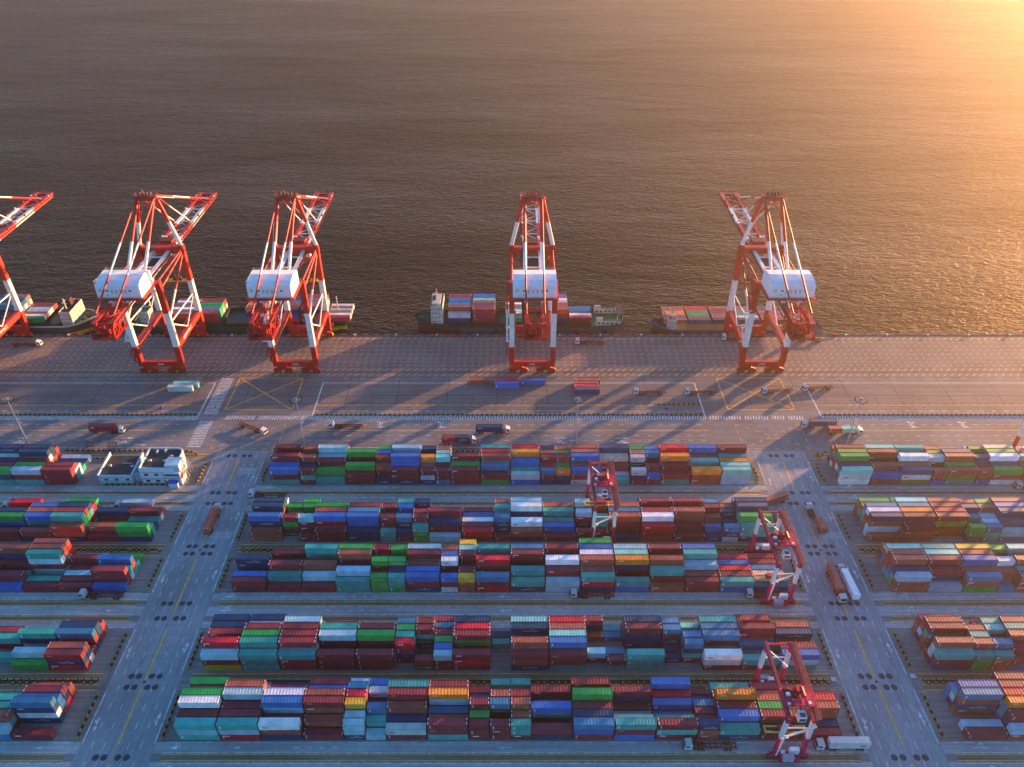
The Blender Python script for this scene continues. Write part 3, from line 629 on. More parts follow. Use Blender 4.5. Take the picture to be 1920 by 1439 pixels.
# ------------------------------------------------------------------ quay cranes
RW = [M['red'], M['white'], M['darkred'], M['dark'], M['house'], M['yellow'], M['glass'], M['grey']]
def rails(mb, pts, z, m, h=1.1, post=2.2):
    for (x0,y0),(x1,y1) in zip(pts, pts[1:]):
        for hh in (h, h*.55): mb.beam((x0,y0,z+hh),(x1,y1,z+hh), .09, .09, m)
        n = max(1, int(math.hypot(x1-x0, y1-y0)/post))
        for k in range(n+1):
            t = k/n; mb.beam((x0+(x1-x0)*t, y0+(y1-y0)*t, z),(x0+(x1-x0)*t, y0+(y1-y0)*t, z+h), .09, .09, m)
def sts_crane(X, num, label, spread_y, spread_z, trolley=True, lift=12.2):
    t = thing('quay_crane', label, 'quay crane', (X, 326.2, 0), 0, 'ship-to-shore cranes along the quay')
    LX, GX = 10.3, 3.9
    for y in (0, 34):
        mb = MB(); mb.b2((-11.4, y-.95, 4.1), (11.4, y+.95, 7.0), 0)
        for sx in (-1, 1): mb.prism([(sx*7.2, 4.1),(sx*9.6, 4.1),(sx*9.0, 3.2),(sx*7.8, 3.2)] if sx > 0 else [(-9.6,4.1),(-7.2,4.1),(-7.8,3.2),(-9.0,3.2)], y-.7, y+.7, 1, 0)
        sb = mb.build('sill_beam', RW, t)
        if y == 0:
            m2 = MB(); put_text(m2, num, 0, -.965, 5.6, 3.0, 1.25, 0); m2.build('number', M['mark'], sb)
    for y in (0, 34):
        for sx in (-1, 1):
            mb = MB(); cx = sx*7.0
            mb.prism([(cx-5.2, 1.5),(cx+5.2, 1.5),(cx+4.6, 2.5),(cx+2.6, 3.2),(cx+1.4, 4.1),(cx-1.4, 4.1),(cx-2.6, 3.2),(cx-4.6, 2.5)], y-.6, y+.6, 1, 0)
            for k in (-1, 1): mb.box((cx+k*2.7, y, 1.25), (3.6, 1.3, .9), 0)
            for k in (-3.9,-1.6,1.6,3.9): mb.tube((cx+k, y-.75, .5), (cx+k, y+.75, .5), .5, 3, 10)
            for k in (-5.0, 5.0, -.4, .4): mb.box((cx+k*.98, y-.2, 1.2), (.35, 1.2, .8), 5)
            mb.build('bogie', RW, t)
            lg = MB(); lg.beam((sx*LX, y, 7.0), (sx*LX, y, 52.5 if y == 0 else 55.0), 2.5, 2.5, 0, [(0,.2,0),(.2,.625,1),(.625,1,0)] if y == 0 else [(0,.19,0),(.19,.585,1),(.585,1,0)])
            lg.build('leg', RW, t)
    for sx in (-1, 1):
        mb = MB(); mb.b2((sx*LX-.95, 1.2, 14.0), (sx*LX+.95, 32.8, 17.0), 0)
        mb.b2((sx*(LX-1.6)-.55, 1.2, 16.9), (sx*(LX-1.6)+.55, 32.8, 17.05), 3); rails(mb, [(sx*(LX-2.1), 1.2), (sx*(LX-2.1), 32.8)], 17.05, 2)
        tie = mb.build('portal_tie', RW, t)
        if sx == 1:
            m2 = MB(); put_text(m2, 'ZPMC', LX+.965, 13.5, 15.8, 12, 1.5, 0, 'x'); m2.build('lettering', M['mark'], tie)
        for p, q, r, bd in (((0,29),(34,27.5),.38,[(0,1,1)]),((0,29),(17,17.2),.4,[(0,1,1)]),((34,27.5),(17,17.2),.3,[(0,1,1)]),((34,51),(0,30),.55,[(0,.55,0),(.55,1,1)]),((34,51.5),(0,47.5),.5,[(0,1,0)]),((34,52.6),(0,52.0),.42,[(0,1,0)])):
            b = MB(); b.tube((sx*LX, p[0], p[1]), (sx*LX, q[0], q[1]), r, 0, 8, bd); b.build('brace', RW, t)
    mb = MB(); mb.b2((-11.7, 32.9, 50.4), (11.7, 35.1, 54.0), 0); mb.b2((-11.7, 31.6, 53.9), (11.7, 32.9, 54.05), 2); rails(mb, [(-11.7,31.7),(11.7,31.7)], 54.05, 0)
    for sx in (-1, 1): mb.beam((sx*9.6, 33.5, 50.2), (sx*4.6, 20, 50.4), .6, .6, 0)
    mb.build('upper_cross_beam', RW, t)
    mb = MB(); mb.b2((-10.3, -.9, 49.6), (10.3, .9, 52.4), 0); mb.build('rear_cross_beam', RW, t)
    # A frame, apex, stays
    mb = MB()
    for sx in (-1, 1):
        mb.tube((sx*10.6, 34, 54), (sx*4.4, 33.6, 81), 1.0, 0, 10, [(0,.5,1),(.5,1,0)]); 
        mb.beam((sx*7.6, 33.8, 67.5), (0, 33.8, 80), .35, .35, 0)
    mb.b2((-4.0,33.3,66.9),(4.0,33.9,67.4),0) if False else None
    mb.build('a_frame', RW, t)
    mb = MB(); mb.b2((-5.2, 31.4, 80.6), (5.2, 35.6, 81.0), 2); mb.b2((-5.0, 32.6, 78.8), (5.0, 34.4, 80.6), 0)
    rails(mb, [(-5.2,31.4),(5.2,31.4),(5.2,35.6),(-5.2,35.6),(-5.2,31.4)], 81.0, 0)
    for k in (-2.6,-.8, .8, 2.6): mb.tube((k-.2, 33.5, 82.0), (k+.2, 33.5, 82.0), 1.0, 3, 12)
    mb.beam((-1.8,33,81),(-.9,33,84.6),.2,.2,0); mb.beam((-.2,33,81),(-.9,33,84.6),.2,.2,0); mb.beam((1.9,33.8,81),(2.3,33.8,83.6),.2,.2,0)
    mb.box((6.2, 33.5, 79.6), (1.6, 2.6, .2), 0); rails(mb, [(5.6,32.2),(7.0,32.2),(7.0,34.8)], 79.7, 0)
    mb.build('apex_platform', RW, t)
    for sx in (-1, 1):
        for p, q, r, bd in (((4.0,33.0,80.5),(3.95,.5,53.0),.78,[(0,.55,0),(.55,1,1)]), ((4.3,32.8,80.8),(4.0,-33,54.2),.46,[(0,.42,0),(.42,.69,1),(.69,1,0)]),
                            ((4.3,34.4,80.6),(4.2,66,53.2),.38,[(0,.35,0),(.35,.95,1),(.95,1,0)]), ((4.4,34.6,80.9),(4.2,97,53.2),.42,[(0,.28,0),(.28,.6,1),(.6,1,0)])):
            b = MB(); b.tube((sx*p[0], p[1], p[2]), (sx*q[0], q[1], q[2]), r, 0, 8, bd); b.build('stay', RW, t)
    # boom: twin girders, ties, lacing, tip
    mb = MB()
    ys = [-38,-20,34,50,66,86,108]; ms = [0,1,1,0,1,0]; L = ys[-1]-ys[0]
    for sx in (-1, 1):
        mb.beam((sx*GX, ys[0], 51), (sx*GX, ys[-1], 51), 1.7, 2.4, 0, [((ys[k]-ys[0])/L, (ys[k+1]-ys[0])/L, ms[k]) for k in range(6)])
        mb.b2((sx*5.3-.55, -36, 51.2), (sx*5.3+.55, 106, 51.3), 2); rails(mb, [(sx*5.85, -36), (sx*5.85, 106)], 51.3, 2, 1.1, 6)
        for y in range(40, 106, 9): mb.box((sx*5.0, y, 52.3), (.9, .5, 1.2), 1 if (y//9) % 2 else 0)
    k = 0
    for y in range(38, 106, 8):
        mb.beam((-GX, y, 51.6), (GX, y, 51.6), .4, .45, 0 if k % 2 else 1)
        s = -1 if k % 2 else 1
        mb.beam((-s*GX, y, 51.7), (s*GX, min(y+8, 106), 51.7), .22, .22, 1); k += 1
    for y in (-37, -24, -12, 4, 16, 27): mb.beam((-GX, y, 51.4), (GX, y, 51.4), .5, .6, 0 if y < 10 else 1)
    mb.b2((-4.6, 98, 50.2), (4.6, 107.9, 50.35), 3); mb.b2((-4.5, 106.6, 50.0), (4.5, 108, 52.2), 0); mb.b2((-4.4, 97.2, 50.4), (4.4, 98.0, 52.0), 0)
    rails(mb, [(-4.6,108.2),(4.6,108.2)], 52.2, 0); mb.b2((-5.4,97,51.9),(-3.0,108,52.5),0); mb.b2((3.0,97,51.9),(5.4,108,52.5),0); mb.beam((-3,99,51.6),(3,106,51.6),.3,.3,0); mb.beam((3,99,51.6),(-3,106,51.6),.3,.3,0)
    for q in (-2.5, 0, 2.5): mb.tube((q-.3, 103, 51.6), (q+.3, 103, 51.6), .9, 3, 10)
    mb.b2((-4.2, 64, 50.4), (4.2, 68, 50.6), 3)
    mb.b2((-3.0, 20, 50.0), (3.0, 31, 50.1), 3)
    mb.build('boom', RW, t)
    # machinery house
    mb = MB(); prof = [(-17.2,53),(-2.8,53),(-2.8,59.9),(-5.4,61.0),(-9.6,61.3),(-14.2,60.6),(-17.2,59.3)]
    mb.prism(prof, -9.9, 9.9, 0, 0); h = mb.build('machinery_house', [M['house']], t)
    mb = MB(); mb.b2((-10.9,-18.2,52.3),(10.9,-2.2,52.95),0); rails(mb, [(-10.9,-2.4),(-10.9,-18.1),(10.9,-18.1),(10.9,-2.4)], 52.95, 0); mb.build('house_platform', RW, t)
    for x0, x1, z0, z1 in ((-5.3,-4.2,56.5,57.2),(4.9,6.0,56.5,57.2),(-5.4,-4.9,54.4,54.9)):
        m2 = MB(); m2.b2((x0,-17.27,z0),(x1,-17.2,z1),0); m2.build('window', M['glass'], h)
    for k in range(4):
        m2 = MB(); x = -3.2 + k*2.0; m2.b2((x,-17.3,55.6),(x+.9,-17.2,57.5),0)
        for q in range(4): m2.b2((x,-17.36,55.75+q*.45),(x+.9,-17.3,55.9+q*.45),1)
        m2.build('vent', [M['wall'], M['grey']], h)
    m2 = MB(); n = 14
    for k in range(n):
        if k in (0,): continue
        a0, a1 = 2*math.pi*k/n, 2*math.pi*(k+1)/n; m2.beam((-7.9+.62*math.cos(a0),-17.24,57+.62*math.sin(a0)),(-7.9+.62*math.cos(a1),-17.24,57+.62*math.sin(a1)),.16,.16,0)
    m2.build('emblem', M['hull_green'], h)
    m2 = MB(); rails(m2, [(-9.9,-3.0),(9.9,-3.0)], 59.9, 0); rails(m2, [(-9.8,-3.0),(-9.8,-16.8)], 60.2, 0); m2.build('roof_railing', M['grey'], h)
    # hoist gear hung at the landside end of the girders
    mb = MB()
    for sx in (-1, 1):
        for y in (-39.5, -33, -27): mb.beam((sx*4.9, y, 51), (sx*4.9, y, 45.2), .5, .5, 0)
        mb.beam((sx*4.9,-39.5,45.2),(sx*4.9,-27,51),.35,.35,0); mb.beam((sx*4.9,-39.8,45.2),(sx*4.9,-26.6,45.2),.6,.7,0)
        mb.tube((sx*2.4, -38.4, 47.5), (sx*2.4, -38.4, 52.6), .7, 0, 10); mb.b2((sx*2.4-.9,-36.8,46),(sx*2.4+.9,-33.5,48.6),0); mb.tube((sx*1.2,-31,47.2),(sx*3.6,-31,47.2),1.2,0,12)
        mb.b2((sx*1.8-.3,-39.9,44.6),(sx*1.8+.3,-39.5,44.9),1); mb.beam((sx*4.9,-27,52),(sx*2.2,-37,54.6),.3,.3,0)
    q = random.Random(5)
    for k in range(34):
        x, y, z = q.uniform(-4.6,4.6), q.uniform(-39,-27.5), q.uniform(45.6,51)
        if k % 3: mb.box((x,y,z),(q.uniform(.4,1.4),q.uniform(.4,1.6),q.uniform(.4,1.5)),0 if k % 5 else 2)
        else: mb.beam((x,y,45.4),(x+q.uniform(-2,2),y+q.uniform(-2,2),q.uniform(49,53.5)),.22,.22,0)
    for y in (-39.7, -33, -27): mb.beam((-4.9, y, 45.2), (4.9, y, 45.2), .6, .6, 0)
    mb.beam((-4.9,-30,54.0),(4.9,-30,54.0),.35,.35,0); mb.beam((0,-30,54),(0,-37,46),.35,.35,0); mb.b2((-4.6,-39,45.4),(4.6,-28,45.55),2)
    rails(mb, [(-5.4,-27),(-5.4,-40.2),(5.4,-40.2),(5.4,-27)], 45.5, 0)
    mb.build('hoist_gear', RW, t)
    # stairs up the landside leg
    mb = MB(); z = 8.0; k = 0
    while z < 47:
        ya, yb = (-2.4, 2.4) if k % 2 else (2.4, -2.4)
        mb.beam((-12.6, ya, z), (-12.6, yb, z+4.2), .8, .14, 1 if 15 < z < 35 else 0); mb.beam((-13.0, ya, z+1), (-13.0, yb, z+5.2), .09, .09, 1 if 15 < z < 35 else 0)
        mb.box((-12.4, yb*1.15, z+4.2), (1.9, 1.3, .12), 1 if 15 < z < 35 else 0); mb.beam((-11.4, yb*1.1, z+4.1), (-13.3, yb*1.1, z+4.1), .12, .12, 0)
        z += 4.3; k += 1
    mb.box((-11.2, -1.6, 9.5), (1.4, 1.8, 2.6), 0); mb.build('stairway', RW, t)
    if trolley:
        mb = MB(); sy = spread_y - 326.2
        mb.b2((-4.4, sy-4, 52.1), (4.4, sy+4, 52.7), 0); mb.b2((-3.2, sy-2.5, 52.7), (3.2, sy+2.5, 53.9), 2)
        for a in (-1, 1):
            for b in (-1, 1): mb.tube((a*3.6, sy+b*3.2, 51.9), (a*3.6, sy+b*3.2, 52.5), .45, 3, 8)
        tr = mb.build('trolley', RW, t)
        mb = MB(); mb.b2((3.6, sy-6.6, 46.6), (6.0, sy-3.8, 49.2), 4); mb.b2((3.7, sy-3.79, 46.8), (5.9, sy-3.7, 48.6), 6); mb.build('operator_cab', RW, tr)
        mb = MB(); z = spread_z; a = lift/2
        for b in (-.95, .95): mb.b2((-a, sy+b-.2, z-.25), (a, sy+b+.2, z+.25), 5)
        for e in (-a, a): mb.b2((e-.22, sy-1.22, z-.3), (e+.22, sy+1.22, z+.3), 5)
        mb.b2((-2.6, sy-1.1, z+.25), (2.6, sy+1.1, z+1.0), 3); mb.b2((-1.8, sy-.8, z+1.0), (1.8, sy+.8, z+2.0), 2)
        for q in (-1.2, 1.2): mb.tube((q-.2, sy, z+2.2), (q+.2, sy, z+2.2), .55, 3, 10)
        for e in (-1, 1):
            for b in (-.6, .6): mb.tube((e*1.5, sy+b, z+2.0), (e*2.2, sy+b*3, 52.0), .045, 3, 4)
        mb.build('spreader', RW, t)
    return t
sts_crane(-272.7, '103', "quay crane cut off by the picture edge, beside the cream-housed ship", 352, 40)
sts_crane(-177.0, '104', "quay crane numbered 104, standing beyond the zebra crossing", 369.0, 30.0)
sts_crane(-108.8, '105', "quay crane numbered 105, over the lime-nosed ship", 369.0, 30.0)
sts_crane(11.0, '106', "quay crane numbered 106, seen straight on over the green-decked ship", 367.0, 24.0, True, 12.0)
sts_crane(127.4, '107', "quay crane numbered 107, in the orange light by the blue ship", 368.0, 30.0, True, 6.6)

# ------------------------------------------------------------------ yard gantry cranes on tyres
GR = [M['crimson'], M['white'], M['darkred'], M['dark'], M['house'], M['yellow'], M['glass'], M['redp'], M['bandw'], M['black']]
def rtg(X, y0, label, ty, sz, spread=True, orange=False):
    t = thing('gantry_crane', label, 'gantry crane', (X, y0, 0), 0, 'rubber-tyred gantry cranes in the yard')
    A = [M['red']] + GR[1:] if orange else GR
    gx = 3.75
    for y in (0, 23.5):
        mb = MB(); mb.b2((-5.6, y-.55, 1.5), (5.6, y+.55, 2.7), 0)
        mb.b2((-6.3, y-.35, 1.2), (-5.6, y+.35, 2.0), 0); mb.b2((5.6, y-.35, 1.2), (6.3, y+.35, 2.0), 0)
        mb.build('sill_beam', A, t)
        for sx in (-1, 1):
            mb = MB()
            for k in (-1, 1): mb.tube((sx*4.6+k*.95, y-.35, .78), (sx*4.6+k*.95, y+.35, .78), .78, 9, 12); mb.tube((sx*4.6+k*.95, y-.38, .78), (sx*4.6+k*.95, y+.38, .78), .32, 0, 8)
            mb.b2((sx*4.6-1.2, y-.3, 1.1), (sx*4.6+1.2, y+.3, 1.6), 0); mb.build('wheel_set', A, t)
            lg = MB(); lg.beam((sx*4.1, y, 2.7), (sx*gx, y, 21.0), 1.05, 1.25, 0, [(0,.47,0),(.47,.92,1),(.92,1,0)]); lg.build('leg', A, t)
        b = MB(); b.beam((-gx, y, 16.2), (gx, y, 16.2), .28, .28, 1); b.build('leg_tie', A, t)
    for sx in (-1, 1):
        mb = MB(); mb.b2((sx*gx-.5, -1.4, 20.8), (sx*gx+.5, 24.9, 22.3), 0); mb.b2((sx*gx+.5*sx-.15, -1.2, 22.2), (sx*gx+1.5*sx, 24.7, 22.32), 2) if sx > 0 else mb.b2((-gx+.5, -1.2, 22.2), (-gx-.35, 24.7, 22.34), 2)
        mb.b2((sx*gx-.12, -1.2, 22.3), (sx*gx+.12, 24.7, 22.42), 3); rails(mb, [(sx*(gx+1.4) if sx > 0 else -gx-.5, -1.2), (sx*(gx+1.4) if sx > 0 else -gx-.5, 24.7)], 22.3, 0, 1.0, 3)
        mb.build('girder', A, t)
    for y in (-1.0, 24.5):
        b = MB(); b.b2((-gx+.5, y-.25, 21.2), (gx-.5, y+.25, 21.8), 0) if y > 0 else b.b2((-gx-.6, y-.3, 20.6), (-gx+.6, y+.1, 22.5), 7); b.build('end_beam', A, t)
    mb = MB(); mb.b2((-gx-.7, ty-3.0, 22.45), (gx+.7, ty+3.0, 22.9), 0)
    for a in (-1, 1):
        for b in (-2.4, 2.4): mb.tube((a*gx-.25, ty+b, 22.62), (a*gx+.25, ty+b, 22.62), .3, 3, 8)
    mb.tube((1.6, ty-.6, 24.0), (1.6, ty+2.4, 24.0), .72, 7, 12); mb.b2((.0, ty+.8, 22.9), (1.1, ty+2.8, 24.6), 7); mb.tube((-2.2, ty-1.8, 23.7), (.6, ty-1.8, 23.7), .62, 0, 10)
    mb.b2((-3.0, ty+.2, 22.9), (-1.9, ty+1.2, 23.6), 4); mb.b2((-1.2, ty-.4, 22.9), (-.3, ty+.5, 24.0), 3); mb.b2((-3.3,ty+1.7,22.9),(-2.1,ty+2.7,24.1),3); mb.b2((2.6,ty-2.6,22.9),(3.4,ty-1.7,23.6),4)
    mb.b2((-1.6,ty+1.6,22.9),(-.4,ty+2.6,23.5),0); mb.b2((-3.4,ty-2.8,22.9),(-2.6,ty-2.0,23.5),4)
    rails(mb, [(-gx-.7,ty-3),(gx+.7,ty-3),(gx+.7,ty+3),(-gx-.7,ty+3),(-gx-.7,ty-3)], 22.9, 0, 1.0)
    tr = mb.build('trolley', A, t)
    mb = MB(); mb.b2((-.6, ty-5.6, 19.2), (1.6, ty-3.3, 21.6), 4); mb.b2((-.4, ty-5.66, 19.6), (1.4, ty-5.6, 20.8), 6); mb.b2((-.3, ty-5.5, 21.6), (1.3, ty-4.2, 21.66), 6); mb.build('operator_cab', A, tr)
    if spread:
        mb = MB(); a = 6.1
        for b in (-.95, .95): mb.b2((-a, ty+b-.18, sz), (a, ty+b+.18, sz+.45), 5)
        for e in (-a, a): mb.b2((e-.2, ty-1.2, sz-.1), (e+.2, ty+1.2, sz+.5), 5)
        mb.b2((-2.2, ty-.9, sz+.45), (2.2, ty+.9, sz+.8), 2); mb.b2((-1.9, ty-.7, sz+.8), (1.9, ty+.7, sz+1.6), 0)
        for e in (-1, 1):
            for b in (-.6, .6): mb.tube((e*1.7, ty+b, sz+1.6), (e*2.0, ty+b*2.6, 22.5), .05, 3, 4)
        mb.build('spreader', A, t)
    for y, s in ((0, -1), (23.5, 1)):
        mb = MB(); mb.b2((-3.3, y+s*.6, 1.4), (3.3, y+s*2.4, 1.55), 0); mb.b2((-1.9, y+s*.7, 1.55), (1.2, y+s*2.2, 3.6), 8); mb.build('power_pack', A, t)
        mb = MB(); mb.b2((.2, y-.5, 2.75), (3.0, y+.7, 4.9), 4)
        for q in range(5): mb.b2((.5+q*.48, y-.54, 3.1), (.75+q*.48, y-.5, 4.5), 8)
        mb.b2((-2.2, y-.4, 2.75), (-1.1, y+.4, 3.5), 4); mb.build('electrical_cabinet', A, t)
    mb = MB(); mb.beam((-gx+.6, -.9, 13.2), (gx+.9, -.9, 18.4), .7, .12, 1); mb.beam((-gx+.6, -1.25, 14.1), (gx+.9, -1.25, 19.3), .07, .07, 1); mb.beam((-gx-.2,-.9,3),(-gx+.5,-.9,13),.5,.1,1)
    mb.box((-gx+.6, -.9, 13.1), (1.5, 1.0, .1), 1); mb.build('stairway', A, t)
    mb = MB(); mb.beam((-gx+.3, 23.2, 21), (gx-1.2, 19.5, 17.2), .4, .12, 1); mb.tube((gx+1.8, 24, 22.4), (gx+1.8, 24, 24.5), .06, 3, 5); mb.beam((gx+1.8,24,24.5),(gx+3.2,24,24.9),.1,.1,0); mb.build('lamp_arm', A, t)
    return t
rtg(35.5, 208.3, "gantry crane with its front legs before the second-farthest central block", 12.6, 10.6)
rtg(96.1, 181.1, "gantry crane spanning the road end of the middle central block", 9.5, 2.9)
rtg(83.1, 124.1, "gantry crane nearest the camera, over the nearest central block", 5.6, 5.7)
rtg(225.6, 238.1, "orange and white gantry crane cut off at the picture edge, farthest right block", 6, 12, False, True)

# ------------------------------------------------------------------ yard trucks
def truck_proto():
    t = thing('container_truck', 'x', 'truck', (0,0,0), 0, 'container trucks in the terminal')
    mb = MB(); mb.prism([(5.5,.75),(7.75,.75),(7.9,1.5),(7.55,2.9),(7.2,3.15),(5.6,3.15),(5.5,2.9)], -1.24, 1.24, 1, 0)
    mb.prism([(5.7,3.14),(6.9,3.14),(5.8,3.62)], -1.1, 1.1, 1, 0); mb.b2((7.85,-1.2,.55),(8.05,1.2,.95),1)
    for s in (-1,1): mb.b2((7.2,s*1.3-.08,2.0),(7.35,s*1.3+.16*s,2.7),1)
    cab = mb.build('cab', [M['cab'], M['dark']], t)
    mb = MB(); mb.add([(7.9,-1.1,1.75),(7.9,1.1,1.75),(7.63,1.05,2.75),(7.63,-1.05,2.75)], [(0,1,2,3)]); mb.build('windscreen', M['glass'], cab)
    for s in (-1, 1):
        mb = MB(); mb.add([(6.3,s*1.25,1.85),(7.4,s*1.25,1.85),(7.25,s*1.25,2.7),(6.3,s*1.25,2.7)], [(0,1,2,3)]); mb.build('side_window', M['glass'], cab)
    mb = MB()
    for s in (-1, 1): mb.b2((1.6,s*.45-.12,.75),(5.6,s*.45+.12,1.05),0)
    mb.b2((4.3,-1.15,.6),(5.3,-.55,1.2),0); mb.b2((4.3,.55,.6),(5.3,1.15,1.2),0); mb.b2((2.4,-.8,1.05),(3.5,.8,1.2),0); mb.build('tractor_frame', M['dark'], t)
    mb = MB()
    for s in (-1, 1): mb.b2((-8.0,s*.62-.13,1.0),(4.2,s*.62+.13,1.42),0)
    for x in (-7.9,-6.6,-5.0,-3.4,-1.8,-.2,1.4,3.0,4.1): mb.b2((x-.12,-1.18 if x in (-7.9,-1.8,-.2,4.1) else -.6,1.12),(x+.12,1.18 if x in (-7.9,-1.8,-.2,4.1) else .6,1.4),0)
    for x in (-7.85,-1.85,-.15,4.05):
        for s in (-1, 1): mb.b2((x-.2,s*1.1-.16,1.1),(x+.2,s*1.1+.16,1.46),0)
    for s in (-1,1): mb.b2((0.6,s*.8-.06,.3),(.8,s*.8+.06,1.1),0)
    mb.build('trailer_chassis', M['chassis'], t)
    for x in (6.7, 3.4, 2.1, -4.9, -6.2):
        for s in (-1, 1):
            mb = MB(); y = s*1.05; wd = .32 if x > 6 else .5; mb.tube((x,y-wd/2,.5),(x,y+wd/2,.5),.5,0,12); mb.tube((x,y-wd/2-.02,.5),(x,y+wd/2+.02,.5),.24,1,8); mb.build('wheel', [M['black'], M['grey']], t)
    return t
TP = truck_proto(); tfirst = [True]
def truck(x, y, deg, load, label):
    if tfirst[0]: o = TP; tfirst[0] = False
    else: o = copy_tree(TP)
    o.location = (x, y, .02); o.rotation_euler = (0, 0, R(deg)); o['label'] = label
    ca, sa = math.cos(R(deg)), math.sin(R(deg))
    offs = [-1.9] if len(load) == 1 else [-5.0, 1.2]
    for l, dx in zip(load, offs):
        if len(l) > 3: dx = l[3]
        loose(l[0], l[1], x + dx*ca, y + dx*sa, 1.49, l[2], R(deg) if sa > -.5 else R(deg + 180))
truck(-259, 350.8, 0, [], "empty chassis truck on the apron beside the picture-edge quay crane")
truck(42.6, 352.9, 180, [], "empty chassis truck on the apron beside quay crane 106")
truck(122.4, 357.0, 180, [('r',4,"rust-brown container on the truck behind the legs of quay crane 107")], "truck with a rust-brown container behind the legs of quay crane 107")
truck(161, 355.5, 180, [], "empty chassis truck at the quay edge beyond quay crane 107")
truck(68.2, 307.6, 180, [], "leading-left truck of the four empty trucks queuing on the apron strip")
truck(93.4, 307.6, 180, [], "second empty truck in the apron queue, on the white box line")
truck(131.3, 308.9, 186, [], "empty truck crossing the yellow box on the apron")
truck(151.8, 311.2, 188, [], "last empty truck of the apron queue, beyond the yellow box")
truck(-185.3, 278, 0, [('M',4,"maroon container on the truck left of the zebra crossing")], "truck carrying one maroon container left of the zebra crossing")
truck(-118.9, 279.6, -27, [], "empty truck turning diagonally on the quay road by the zebra crossing")
truck(-76.4, 281.5, 180, [], "empty truck on the quay road above the second light pole")
truck(-7.9, 277.6, 0, [('N',4,"navy forty-foot container on a truck in the middle of the quay road")], "truck carrying one navy container along the quay road")
truck(-23.0, 270.4, 0, [('M',2,"maroon twenty-foot container at the rear of the truck beside the farthest central block"),('N',2,"navy lettered twenty-foot container behind the cab of the truck beside the farthest central block")], "truck carrying a maroon and a navy container beside the farthest central block")
truck(142.8, 281.8, 180, [('P',4,"slate-blue container on the truck by the light pole on the quay road")], "truck carrying one slate-blue container near the rightmost light pole")
truck(153.6, 276.8, 0, [('r',2,"rust-brown twenty-foot container at the rear of the truck by the rightmost light pole"),('t',2,"pale teal twenty-foot container on the truck by the rightmost light pole")], "truck carrying a rust-brown and a pale teal container by the rightmost light pole")
truck(-119.3, 221.5, 90, [('r',4,"rust-brown container on the truck driving up the left cross road")], "loaded truck driving up the left cross road")
truck(-101.2, 236.0, 180, [], "empty truck in the lane at the left end of the farthest central block")
truck(107.0, 231.0, 202, [('r',4,"rust-brown container on the truck turning at the second-farthest central block end")], "loaded truck turning at the end of the second-farthest central block")
truck(122.6, 222.0, 96, [('r',2,"rust-brown twenty-foot container at the rear of the truck on the right cross road",-5.0)], "truck with one short rust-brown container at its rear, right cross road")
truck(119.6, 188.5, -90, [('r',4,"rust-brown container on the truck beside the white one, right cross road")], "truck with a rust-brown container driving down the right cross road")
truck(123.9, 189.5, 93, [('W',4,"white container on the truck beside the rust-brown one, right cross road")], "truck with a white container driving up the right cross road")
truck(-148.3, 184.0, 180, [], "empty rust-red truck in front of the middle left block")
truck(29.6, 184.2, 180, [], "empty truck in the lane in front of the middle central block")
truck(93.3, 184.2, 180, [], "empty truck standing under the gantry crane of the middle central block")
truck(60.5, 127.3, 180, [], "empty truck in front of the nearest central block")
truck(100.5, 127.3, 180, [('g',4,"grey container on the truck by the nearest gantry crane")], "truck with a grey container by the nearest gantry crane")
truck(-153.8, 229.2, 180, [('C',4,"light blue container on the truck behind the second-farthest left block")], "truck with a light blue container behind the second-farthest left block")
truck(-199.5, 229.2, 180, [('R',4,"bright red container on the truck behind the second-farthest left block")], "truck with a bright red container behind the second-farthest left block")
truck(220.8, 241.0, 180, [], "white-cabbed truck at the picture edge in front of the farthest right block")

# ------------------------------------------------------------------ light poles
def pole():
    t = thing('light_pole', 'x', 'light pole', (0,0,0), 0, 'high-mast light poles behind the yard blocks')
    mb = MB(); mb.tube((0,0,0),(0,0,26.0),.42,0,12,None,.17); mb.box((0,0,.3),(1.4,1.4,.6),1); mb.build('mast', [M['pole'], M['conc']], t)
    mb = MB(); n = 16
    for r in (1.1, 2.0):
        for k in range(n):
            a0, a1 = 2*math.pi*k/n, 2*math.pi*(k+1)/n; mb.beam((r*math.cos(a0),r*math.sin(a0),25.4),(r*math.cos(a1),r*math.sin(a1),25.4),.12,.12,0)
    for k in range(8): a = math.pi*k/4; mb.beam((.1*math.cos(a),.1*math.sin(a),25.4),(2.4*math.cos(a),2.4*math.sin(a),25.4),.1,.1,0)
    mb.cyl((0,0,25.3),.6,.9,0); mb.build('head_ring', M['grey'], t)
    for k in range(12):
        a = 2*math.pi*k/12; mb = MB(); mb.box((2.5*math.cos(a),2.5*math.sin(a),25.15),(.75,.5,.32),0,a); mb.box((2.5*math.cos(a),2.5*math.sin(a),24.97),(.6,.4,.05),1,a); mb.build('lamp', [M['dark'], M['cab']], t)
    mb = MB()
    for z in (12.5, 14.2): mb.box((.8,0,z),(1.3,.5,.12),0); mb.box((1.3,0,z+.25),(.5,.4,.4),0)
    mb.build('step_bracket', M['cab'], t)
    return t
pp = pole()
for k, (x, lb) in enumerate(((-218.1,"tall light pole leaning off behind the farthest left block"),(-93.0,"tall light pole beside the diagonal empty truck, behind the farthest central block"),(29.4,"tall light pole in front of the apron group of four containers"),(152.0,"tall light pole behind the farthest right block"))):
    o = pp if k == 0 else copy_tree(pp); o.location = (x, 269.4, 0); o['label'] = lb
